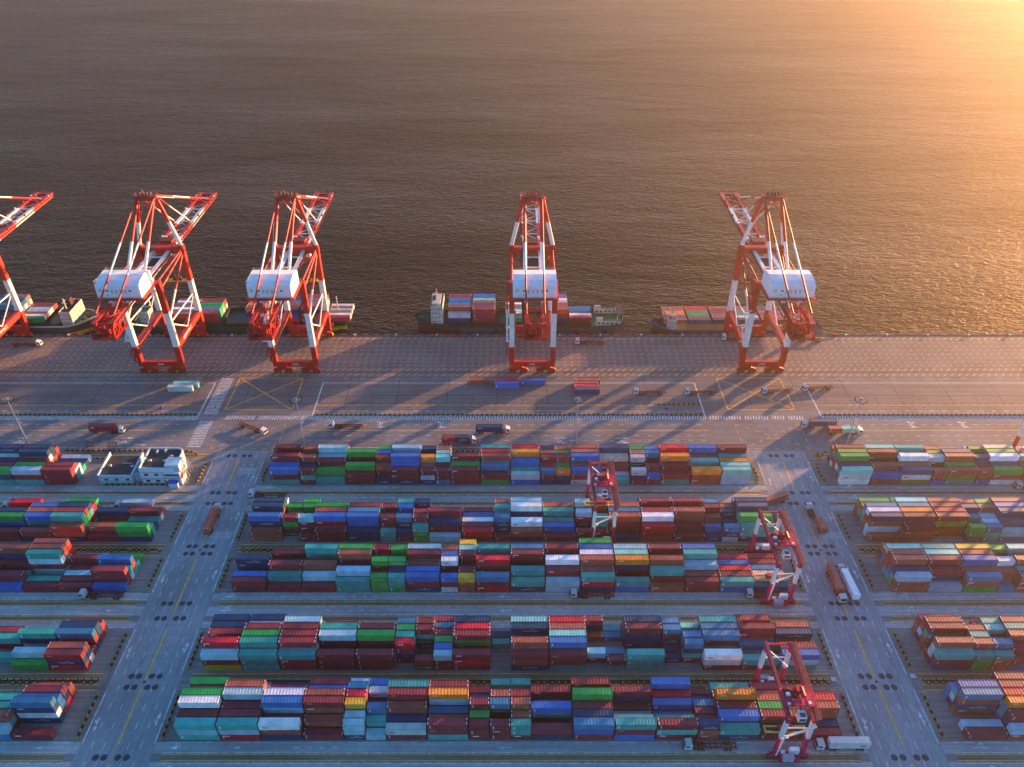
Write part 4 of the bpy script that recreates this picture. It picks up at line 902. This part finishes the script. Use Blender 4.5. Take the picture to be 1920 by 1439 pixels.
# ------------------------------------------------------------------ office building
t = thing('office_building', "white two-part office building with dark flat roofs beside the left cross road", 'office building', (-158.5, 243.8, 0))
def bx(n, m, lo, hi, par=None):
    mb = MB(); mb.b2(lo, hi, 0); return mb.build(n, m, par or t)
mb = MB(); mb.b2((-16.1,0,0),(-1.8,13.6,4.0),0)
for q in (1.0, 2.9): mb.b2((-16.13,-.03,q),(-1.77,13.63,q+.5),1)
wa = mb.build('wall', [M['wall'], M['bandw']], t, (0,0,.02))
bx('roof', M['roof'], (-15.7,.35,4.0),(-2.2,13.3,4.16))
mb = MB(); mb.b2((-16.2,-.1,4.02),(-1.7,.3,4.6),0); mb.prism([(-.1,4.02),(13.7,4.02),(13.7,5.9),(11,5.5),(-.1,4.6)],-16.35,-15.8,0,0); mb.prism([(-.1,4.02),(13.7,4.02),(13.7,5.9),(11,5.5),(-.1,4.6)],-2.1,-1.55,0,0); mb.build('parapet', M['wall'], t)
for x in (-13.6,-9.2,-4.6): bx('window', M['glass'], (x,-.06,1.7),(x+1.5,-.02,2.7))
mb = MB(); mb.b2((-1.5,1.2,0),(2.3,8.6,3.4),0); mb.b2((-1.5,1.2,3.4),(2.3,2.0,4.2),0); mb.b2((-1.5,7.8,3.4),(2.3,8.6,4.2),0)
for q in (3.6,5.4): mb.b2((-1.5,q,3.4),(2.3,q+.2,4.0),0)
mb.build('link_corridor', M['bandw'], t, (0,0,.02))
poly = [(2.3,0),(16.9,0),(17.4,.6),(17.4,10.2),(16.8,12.4),(15.4,13.4),(13.6,13.6),(2.3,13.6)]
mb = MB(); mb.prism(poly, 0.02, 7.6, 2, 0)
for q in (2.3, 5.9): mb.prism([(x + (.04 if x > 9 else -.04), y + (.04 if y > 7 else -.04)) for x, y in poly], q, q+.7, 2, 1)
mb.build('wall', [M['wall'], M['bandw']], t)
ins = [(2.7,.4),(16.5,.4),(17.0,.8),(17.0,10.0),(16.4,12.1),(15.2,13.0),(13.4,13.2),(2.7,13.2)]
mb = MB(); mb.prism(ins, 7.6, 7.75, 2, 0); mb.build('roof', M['roof'], t)
mb = MB(); n = len(poly)
for k in range(n):
    a, b = poly[k], poly[(k+1)%n]; c, d = ins[k], ins[(k+1)%n]
    mb.add([(*a,7.62),(*b,7.62),(*b,8.7),(*a,8.7),(*c,7.62),(*d,7.62),(*d,8.7),(*c,8.7)], [(0,1,2,3),(5,4,7,6),(3,2,6,7)], 0)
mb.build('parapet', M['wall'], t)
for z in (1.0, 4.4):
    for x in (3.9, 8.2, 11.6): bx('window', M['glass'], (x,-.09,z),(x+1.7,-.05,z+1.1))
mb = MB(); mb.b2((12.6,-.9,0),(19.4,4.6,6.6),0); mb.b2((13.2,.6,6.6),(19.2,5.8,9.8),0); mb.b2((12.5,-1.0,3.6),(19.5,-.9,4.4),1); mb.b2((13.1,.5,7.3),(19.3,.6,8.1),1); mb.b2((13.0,-.95,5.0),(19.0,-.9,6.0),2); mb.build('stair_tower', [M['wall'], M['bandw'], M['glass']], t, (0,0,.02))
mb = MB(); mb.add([(14.2,-2.9,2.5),(18.4,-2.9,2.5),(18.4,-1.0,3.2),(14.2,-1.0,3.2),(14.2,-2.9,2.4),(18.4,-2.9,2.4),(18.4,-1.0,3.1),(14.2,-1.0,3.1)], [(0,1,2,3),(7,6,5,4),(0,4,5,1),(1,5,6,2),(3,7,4,0),(2,6,7,3)], 0)
mb.build('awning', M['blue'], t)
bx('entrance', M['cab'], (14.4,-2.8,0.02),(18.2,-1.05,2.35)); bx('sign', M['redp'], (12.9,-1.8,.4),(14.0,-1.05,2.2)); bx('sign', M['redp'], (19.45,-.4,3.2),(19.7,1.8,5.2))
mb = MB()
for k in range(5): mb.beam((19.5,.5+k*2.0,7.2),(20.6,.5+k*2.0,.2),.16,.16,0)
mb.beam((20.0,0,3.8),(20.0,9,3.8),.2,.5,0); mb.beam((19.7,0,5.8),(19.7,9,5.8),.2,.3,0); mb.build('fire_stair', M['cream'], t)
for x, y, z in ((6.2,10.8,7.75),(9.6,11.4,7.75)): mb = MB(); mb.cyl((x,y,z),.4,1.2,0); mb.tube((x,y,z+1.2),(x+.8,y,z+1.4),.3,0); mb.build('roof_vent', M['cab'], t)
for x, y, z in ((-13.4,6.4,4.16),(-3.6,6.0,4.16),(5.0,5.6,7.75),(11.6,5.4,7.75),(13.2,8.4,7.75)): mb = MB(); mb.box((x,y,z+.4),(1.3,.7,.8),0); mb.cyl((x,y,z+.8),.28,.08,1); mb.build('air_conditioner', [M['cab'], M['dark']], t)
mb = MB()
for k in range(5): mb.box((-8.5+k*.9,8.2,4.22),(.6,.5,.1),0)
mb.build('skylight', M['cab'], t)
# two slatted steel stands behind the building
for k, (x, lb) in enumerate(((-188.5,"dark slatted steel stand behind the office building, farther from it"),(-178.8,"dark slatted steel stand behind the office building, nearer to it"))):
    t2 = thing('steel_stand', lb, 'steel stand', (x, 262.8, 0), 0, 'slatted steel stands behind the office building')
    mb = MB()
    for q in (-1.5,-.5,.5,1.5): mb.beam((q*1.1,0,.1),(q*1.1-.2,5.2,2.4),.22,.16,0)
    for q in (0,1.7,3.4,5.1): mb.beam((-1.8,q,.1+q*.44),(1.8,q,.1+q*.44),.14,.14,0)
    mb.build('rack', M['dark'], t2)
    for s in (-1.6,1.6): mb = MB(); mb.beam((s,5.0,0.02),(s,5.0,2.3),.18,.18,0); mb.build('leg', M['dark'], t2)
# ------------------------------------------------------------------ ships
def ship(name, label, xs, xb, y0, B, zd, mats, parts, ms=None, flare=None):
    # xs stern x, xb bow x; hull lofted over stations, keel under water
    hull, topc, boot, deck = mats; t = thing('cargo_ship', label, 'cargo ship', ((xs+xb)/2, y0+B/2, -4.0))
    X0, Y0, Z0 = (xs+xb)/2, y0+B/2, -4.0; sg = 1 if xb > xs else -1; Ln = abs(xb-xs)
    st = []
    for k in range(25):
        u = k/24; x = xs + sg*Ln*u
        if u < .06: hb = .80 + .2*u/.06
        elif u > .80: hb = max(.02, (1-((u-.80)/.20)**2.2))
        else: hb = 1.0
        hw = hb if u < .74 else max(.01, 1-((u-.74)/.23)**1.6) if u < .97 else .01
        z = zd + (2.4*max(0,(u-.80)/.20)**1.2 if u > .80 else 0) + (.8 if u < .05 else 0)
        st.append((x, B/2*hb, B/2*hw*.99, z, u))
    mb = MB(); rows = []
    for x, hb, hw, z, u in st:
        xw = x - sg*(1.8*max(0,(u-.8)/.2)) ; r = []
        for s in (-1, 1):
            r.append([(x, s*hb, z+1.0), (x, s*hb, z), (xw, s*(hw*.55+hb*.45), (z-1.2)/2), (xw, s*hw, -1.6), (xw, s*hw*.9, -5.5)])
        rows.append(r)
    for si in (0, 1):
        vs = []; fs = []; mi = []
        for r in rows: vs += [(x-X0, y, z-Z0) for x, y, z in r[si]]
        for k in range(24):
            for q in range(4):
                a = k*5+q; f = (a, a+5, a+6, a+1); fs.append(f if (si == 0) == (sg > 0) else f[::-1]); mi.append([1,0,0,2][q])
        mb.add(vs, fs, mi)
    for k in (0, 24):
        L_, R_ = rows[k][0], rows[k][1]; vs = [(x-X0,y,z-Z0) for x,y,z in L_ + R_]
        mb.add(vs, [(q, q+5, q+6, q+1) for q in range(4)], [1,0,0,2])
    h = mb.build('hull', [hull, topc, boot], t)
    mb = MB(); vs = []
    for x, hb, hw, z, u in st: vs += [(x-X0, -hb+.05, z-Z0), (x-X0, hb-.05, z-Z0)]
    mb.add(vs, [(2*k, 2*k+2, 2*k+3, 2*k+1) for k in range(24)], 0); mb.build('deck', deck, t)
    def bxs(n, m, lo, hi, par=None):
        mb = MB(); mb.b2([a-b for a,b in zip(lo,(X0,Y0,Z0))], [a-b for a,b in zip(hi,(X0,Y0,Z0))], 0); return mb.build(n, m, par or t)
    parts(bxs, t, (X0,Y0,Z0), st, sg); return t
def hold(bxs, x0, x1, y0, y1, zb, zt, m):
    for lo, hi in (((x0,y0,zb),(x1,y0+.4,zt)),((x0,y1-.4,zb),(x1,y1,zt)),((x0,y0+.4,zb),(x0+.4,y1-.4,zt)),((x1-.4,y0+.4,zb),(x1,y1-.4,zt))): bxs('hatch_coaming', m, lo, hi)
    bxs('hold_floor', m, (x0+.4,y0+.4,zb),(x1-.4,y1-.4,zb+.15))
def bridge(bxs, x0, x1, y0, y1, z0, lev, m, deck, face, roofm=None):
    b = bxs('bridge', m, (x0,y0,z0), (x1,y1,z0+lev*2.6))
    for k in range(lev):
        z = z0 + k*2.6 + 1.1
        for q in range(7):
            yy = y0 + 1 + (y1-y0-2)*q/7
            xf = x0 if face < 0 else x1; bxs('window', M['glass'], (xf-.05, yy, z), (xf+.05, yy+.55, z+.55), None)
        n = max(2, int((x1-x0)/1.8))
        for q in range(n): bxs('window', M['glass'], (x0+.6+q*1.7, y0-.05, z), (x0+1.3+q*1.7, y0+.03, z+.7), None)
    zt = z0 + lev*2.6
    bxs('bridge_wing', m, (x0+.8,y0-1.2,zt-1.6),(x1-1.2,y1+1.2,zt-1.3)); bxs('bridge_roof', roofm or deck, (x0+.3,y0+.3,zt),(x1-.3,y1-.3,zt+.12))
    for lo, hi in (((x0,y0,zt),(x1,y0+.2,zt+.7)),((x0,y1-.2,zt),(x1,y1,zt+.7)),((x0,y0+.2,zt),(x0+.2,y1-.2,zt+.7)),((x1-.2,y0+.2,zt),(x1,y1-.2,zt+.7))): bxs('railing', m, lo, hi)
    return zt
def mast(bxs, x, y, z, h, m):
    bxs('mast', m, (x-.25,y-.25,z),(x+.25,y+.25,z+h)); bxs('mast_yard', m, (x-.12,y-2,z+h*.7),(x+.12,y+2,z+h*.7+.2)); bxs('radar', m, (x-1.2,y-.15,z+h*.5),(x+1.2,y+.15,z+h*.5+.25))
def fo(bxs, t, O, st, sg, items, m):
    for x, y, z, d in items: bxs('deck_winch', m, (x-d,y-d*.7,z),(x+d,y+d*.7,z+d*1.2))
def p3(bxs, t, O, st, sg):
    hold(bxs, -35.2, -7.2, 366.2, 381.0, 2.2, 4.6, M['maroonp']); hold(bxs, -6.4, 18.6, 366.2, 381.0, 2.2, 4.6, M['maroonp']); hold(bxs, 19.6, 32.4, 366.2, 381.0, 2.2, 4.6, M['maroonp']); hold(bxs, 32.6, 44.6, 366.2, 381.0, 2.2, 5.4, M['maroonp'])
    zt = bridge(bxs, -43.4, -36.8, 366.6, 380.6, 4.2, 4, M['cream'], M['deckg'], -1)
    bxs('bridge_step', M['cream'], (-42.6,368,zt),(-38.2,379,zt+1.6)); mast(bxs, -40.5, 374.6, zt+1.6, 5.5, M['cream']); bxs('funnel', M['hull_green'], (-42.2,372,zt+.7),(-40.8,374,zt+3.4))
    for y0, y1 in ((366.0,367.0),(379.0,380.2)):
        bxs('deckhouse', M['cream'], (47.0,y0,3.4),(60.4,y1+.8,6.0)); bxs('deckhouse', M['cream'], (47.0,y0+.1,6.0),(50.6,y1,8.2)); bxs('deckhouse_top', M['deckg'], (50.7,y0+.1,6.0),(60.2,y1+.6,6.1))
        for q in range(5): bxs('window', M['glass'], (48.0+q*2.4,y0-.05,4.3),(49.2+q*2.4,y0+.02,5.3))
    bxs('canopy', M['dark'], (58.6,368.5,8.6),(62.2,379.4,9.0))
    for x in (58.9,61.9):
        for y in (368.8,379.1): bxs('canopy_post', M['cream'], (x-.15,y-.15,3.4),(x+.15,y+.15,8.6))
    fo(bxs, t, O, st, sg, [(-47,372,5.4,.9),(-46.4,375.6,5.4,.9),(-44.8,369.6,4.8,.7),(-49,373.6,6,.5),(54,370,6.1,.5),(56.5,371.5,6.1,.6)], M['hull_green'])
    for a, b in (((-50,368,5.6),(-60.5,361.2,.7)),((-48,366.5,5),(-38,361.2,.7)),((60,366,3.8),(71.7,361.2,.7)),((56,365,3.6),(49.3,361.2,.7)),((40,364.6,3.2),(26.9,361.2,.7))):
        ml = MB(); ml.tube([a[i]-O[i] for i in range(3)], [b[i]-O[i] for i in range(3)], .09, 0, 5); ml.build('mooring_line', M['hull_dark'], t)
    for x in (-30,-8,14,36,52): bxs('fender', M['black'], (x-1,363.6,-.6),(x+1,364.4,1.6))
ship('green-decked ship', "green-decked cargo ship with a cream bridge at its bow, under quay crane 106", 62.5, -53.5, 364.4, 17.2, 2.9, (M['hull_dark'], M['hull_green'], M['hull_red'], M['deckg']), p3)
def p4(bxs, t, O, st, sg):
    hold(bxs, 92.2, 165, 366.2, 379.2, -1.6, .2, M['maroonp'])
    zt = bridge(bxs, 86.6, 91.6, 366.6, 378.6, 0.6, 2, M['cream'], M['dark'], -1, M['dark']); mast(bxs, 88.4, 373, zt, 5.0, M['cream']); bxs('funnel', M['cream'], (89.4,369.6,zt),(90.6,371,zt+2.2))
    fo(bxs, t, O, st, sg, [(83.6,371,1.6,.8),(83.2,374.4,1.6,.8)], M['dark'])
ship('blue ship', "blue-hulled low cargo ship with a small black-roofed bridge, by quay crane 107", 172, 78.0, 364.6, 15.6, -.6, (M['hull_blue'], M['hull_blue'], M['hull_red'], M['dark']), p4)
def p2(bxs, t, O, st, sg):
    hold(bxs, -190, -159.6, 366.2, 383.6, 2.2, 4.6, M['hull_dark']); hold(bxs, -159, -128, 366.2, 383.6, 2.2, 4.6, M['dark']); hold(bxs, -127.4, -98, 366.2, 383.6, 2.2, 4.6, M['hull_dark'])
    zt = bridge(bxs, -203.0, -198.0, 367, 373.5, 2.9, 3, M['cream'], M['deckg'], -1); bxs('funnel', M['amber'], (-194.5,374,2.9),(-191.5,379,7.4)); mast(bxs, -200, 376, 2.9, 12, M['cream'])
    bxs('bow_mast', M['cream'], (-96.4,376.0,4.4),(-95.9,376.5,16.0)); fo(bxs, t, O, st, sg, [(-96,371,4.2,.8),(-94.5,378.6,4.4,.7)], M['hull_green'])
ship('lime-nosed ship', "dark green cargo ship with a lime bow, between quay cranes 104 and 105", -208, -90.5, 364.4, 20.0, 2.9, (M['hull_green'], M['hull_green'], M['lime'], M['hull_green']), p2)
def p1(bxs, t, O, st, sg):
    hold(bxs, -300, -248.0, 366.2, 383.0, 2.4, 4.4, M['hull_green'])
    zt = bridge(bxs, -246.6, -240.4, 366.8, 381.6, 2.9, 3, M['cream'], M['dark'], 1, M['dark']); bxs('funnel', M['dark'], (-245.6,375,zt),(-243.2,378,zt+4.2)); mast(bxs, -244.4, 371.5, zt, 6.5, M['cream'])
    bxs('lifeboat', M['redp'], (-246.0,380,zt+.2),(-244.0,381.4,zt+1.4)); fo(bxs, t, O, st, sg, [(-237,371,4.2,.9),(-236.6,376,4.2,.9),(-234.6,373.4,4.8,.7)], M['hull_green'])
ship('cream-housed ship', "cargo ship with a tall cream bridge and amber bow, at the picture edge", -310, -229.0, 364.6, 19.0, 2.9, (M['hull_dark'], M['cream'], M['amber'], M['hull_green']), p1)
# ------------------------------------------------------------------ kerbs, stoppers, bollards, small things
def kerb(pts, label):
    mb = MB(); k = 0
    for p, q in zip(pts, pts[1:]):
        P0, Q0 = Vector((*p,0)), Vector((*q,0)); n = max(1, int((Q0-P0).length/1.15)); a = math.atan2(Q0.y-P0.y, Q0.x-P0.x)
        for i in range(n):
            c = P0.lerp(Q0, (i+.5)/n); mb.box((c.x, c.y, .31), (.95, .5, .6), k % 2, a); k += 1
    o = mb.build('barrier_kerb', [M['kerby'], M['black']]); tag(o, label, 'kerb barrier', 'yellow and black kerb barriers along the roads')
BN = ['nearest','second-nearest','middle','second-farthest','farthest']
for side, s in (('left', -1), ('right', 1)):
    for k, (y0, y1) in enumerate(((129.5,145.5),(154,169),(187,202.5),(211,226))):
        kerb([(s*133.2, y0), (s*133.2, y1)], f"yellow and black kerb along the {side} cross road beside the {BN[k]} {side} block")
        kerb([(s*107.0, y0), (s*107.0, y1)], f"yellow and black kerb along the {side} cross road beside the {BN[k]} central block")
    kerb([(s*105.2,243.5),(s*106.4,248),(s*105.8,253),(s*103.4,258.5),(s*99,262.6)], f"curved kerb round the {side} end of the farthest central block")
    kerb([(s*134.5,243.8),(s*133.4,250),(s*134,255),(s*137,260.5),(s*141,264)] if s > 0 else [(-133.4,244.5),(-133.4,256)], f"kerb at the road end of the farthest {side} block")
for x0, x1, lb in ((-400,-149,"long kerb behind the zebra-striped band on the left"),(-93.5,92,"long kerb behind the zebra-striped band in the middle"),(147.6,400,"long kerb behind the zebra-striped band on the right")): kerb([(x0,290.9),(x1,290.9)], lb)
kerb([(-200,265.0),(-150,265.0),(-143,264.4),(-138.5,261.8)], "kerb behind the office building"); kerb([(-196,259.6),(-176,259.6)], "short kerb between the office building and the steel stands")
kerb([(-97,264.4),(97,264.4)], "long kerb behind the farthest central block"); kerb([(143,264.4),(300,264.4)], "long kerb behind the farthest right block"); kerb([(70,299.0),(91.5,299.0)], "short kerb on the apron strip by the first queuing trucks")
kerb([(-173,242.9),(-140,242.9)], "kerb along the front of the office building")
mb = MB(); mb.box((0,0,.25),(.95,.75,.5),0); mb.box((0,0,.53),(.6,.5,.07),1); proto = mb.mesh('stopper_block', [M['black'], M['yellow']])
SB = "small black stopper block with a yellow top, in the double rows between container blocks"
for yc, wins in ((206.45, ((-104,-80),(74,105),(-180,-135),(136,152))), (149.6, ((-104,-96),(-62,-18),(-14,4),(8,28),(36,62),(64,105),(-168,-135),(136,160)))):
    for x0, x1 in wins:
        x = x0
        while x < x1:
            for k, dy in ((0,.6),(1,-.6)):
                if rnd.random() < .9:
                    o = bpy.data.objects.new('stopper_block', proto); C.objects.link(o); o.location = (x + k*.9 + rnd.uniform(-.2,.2), yc + dy, .012); tag(o, SB, 'stopper block', 'stopper blocks between container blocks')
            x += 2.3
mb = MB(); mb.cyl((0,0,0),.4,.6,0); mb.cyl((0,0,.6),.62,.3,0); proto = mb.mesh('bollard', [M['cab']])
for k in range(-16, 17):
    o = bpy.data.objects.new('bollard', proto); C.objects.link(o); o.location = (k*22.4 + 4.5, QY - 1.35, .02); tag(o, "white mooring bollard standing on the quay edge", 'bollard', 'mooring bollards along the quay edge')
for c, x, y, d, lb in (('redp',40,361.3,(3.6,1.0,.8),"orange-red box on the quay edge beside quay crane 106"),('blue',31,361.4,(1.5,.9,.7),"small blue box on the quay edge beside quay crane 106"),('redp',-37.5+35,361.2,(3.0,1.0,.7),"orange-red box on the quay edge left of crane 106"),('redp',-29,361.2,(3.0,1.0,.7),"orange-red box on the quay edge by the green-decked ship"),('blue',-48,361.4,(1.4,.9,.8),"small blue box on the quay edge by the green bow"),
  ('redp',178,361.3,(3.4,1.0,.8),"orange-red box on the quay edge beyond the last ship"),('blue',163.5,361.4,(1.8,.9,.7),"small blue box on the quay edge beyond the last ship"),('blue',-167.5,296.3,(1.0,1.0,.9),"small blue bin standing alone left of the zebra crossing"),('blue',75,295.6,(1.3,.9,.8),"small blue bin below the queuing trucks"),
  ('yellow',136.6,262.6,(2.0,1.4,1.5),"yellow roadside cabinet with a blue top at the farthest right block"),('cab',132.6,151.4,(1.6,1.6,.5),"pale square cover beside the right cross road"),('cab',106.0,150.2,(1.6,1.6,.5),"pale square cover at the end of the nearest central block")):
    mb = MB(); mb.box((0,0,d[2]/2),d,0); mb.box((0,0,d[2]+.04),(d[0]*.92,d[1]*.8,.1),1); mb.box((0,-d[1]/2-.02,d[2]*.5),(d[0]*.6,.05,d[2]*.5),2)
    o = mb.build('storage_box', [M[c], M['blue'] if c == 'yellow' else M[c], M['dark']], None, (x, y, .02)); tag(o, lb, 'storage box', 'small boxes standing about the terminal')
# ------------------------------------------------------------------ haze over the river mouth
mb = MB(); mb.b2((-6000, -1600, -30), (6000, 8800, 240), 0)
hm = bpy.data.materials.new('haze'); hm.use_nodes = True; t = hm.node_tree; t.nodes.remove(t.nodes['Principled BSDF'])
pvn = t.nodes.new('ShaderNodeVolumePrincipled'); pvn.inputs['Color'].default_value = (1.0, 0.82, 0.62, 1); pvn.inputs['Density'].default_value = 0.00018; pvn.inputs['Anisotropy'].default_value = 0.82
t.links.new(pvn.outputs[0], t.nodes['Material Output'].inputs['Volume'])
hz = mb.build('haze', hm); hz['kind'] = 'stuff'
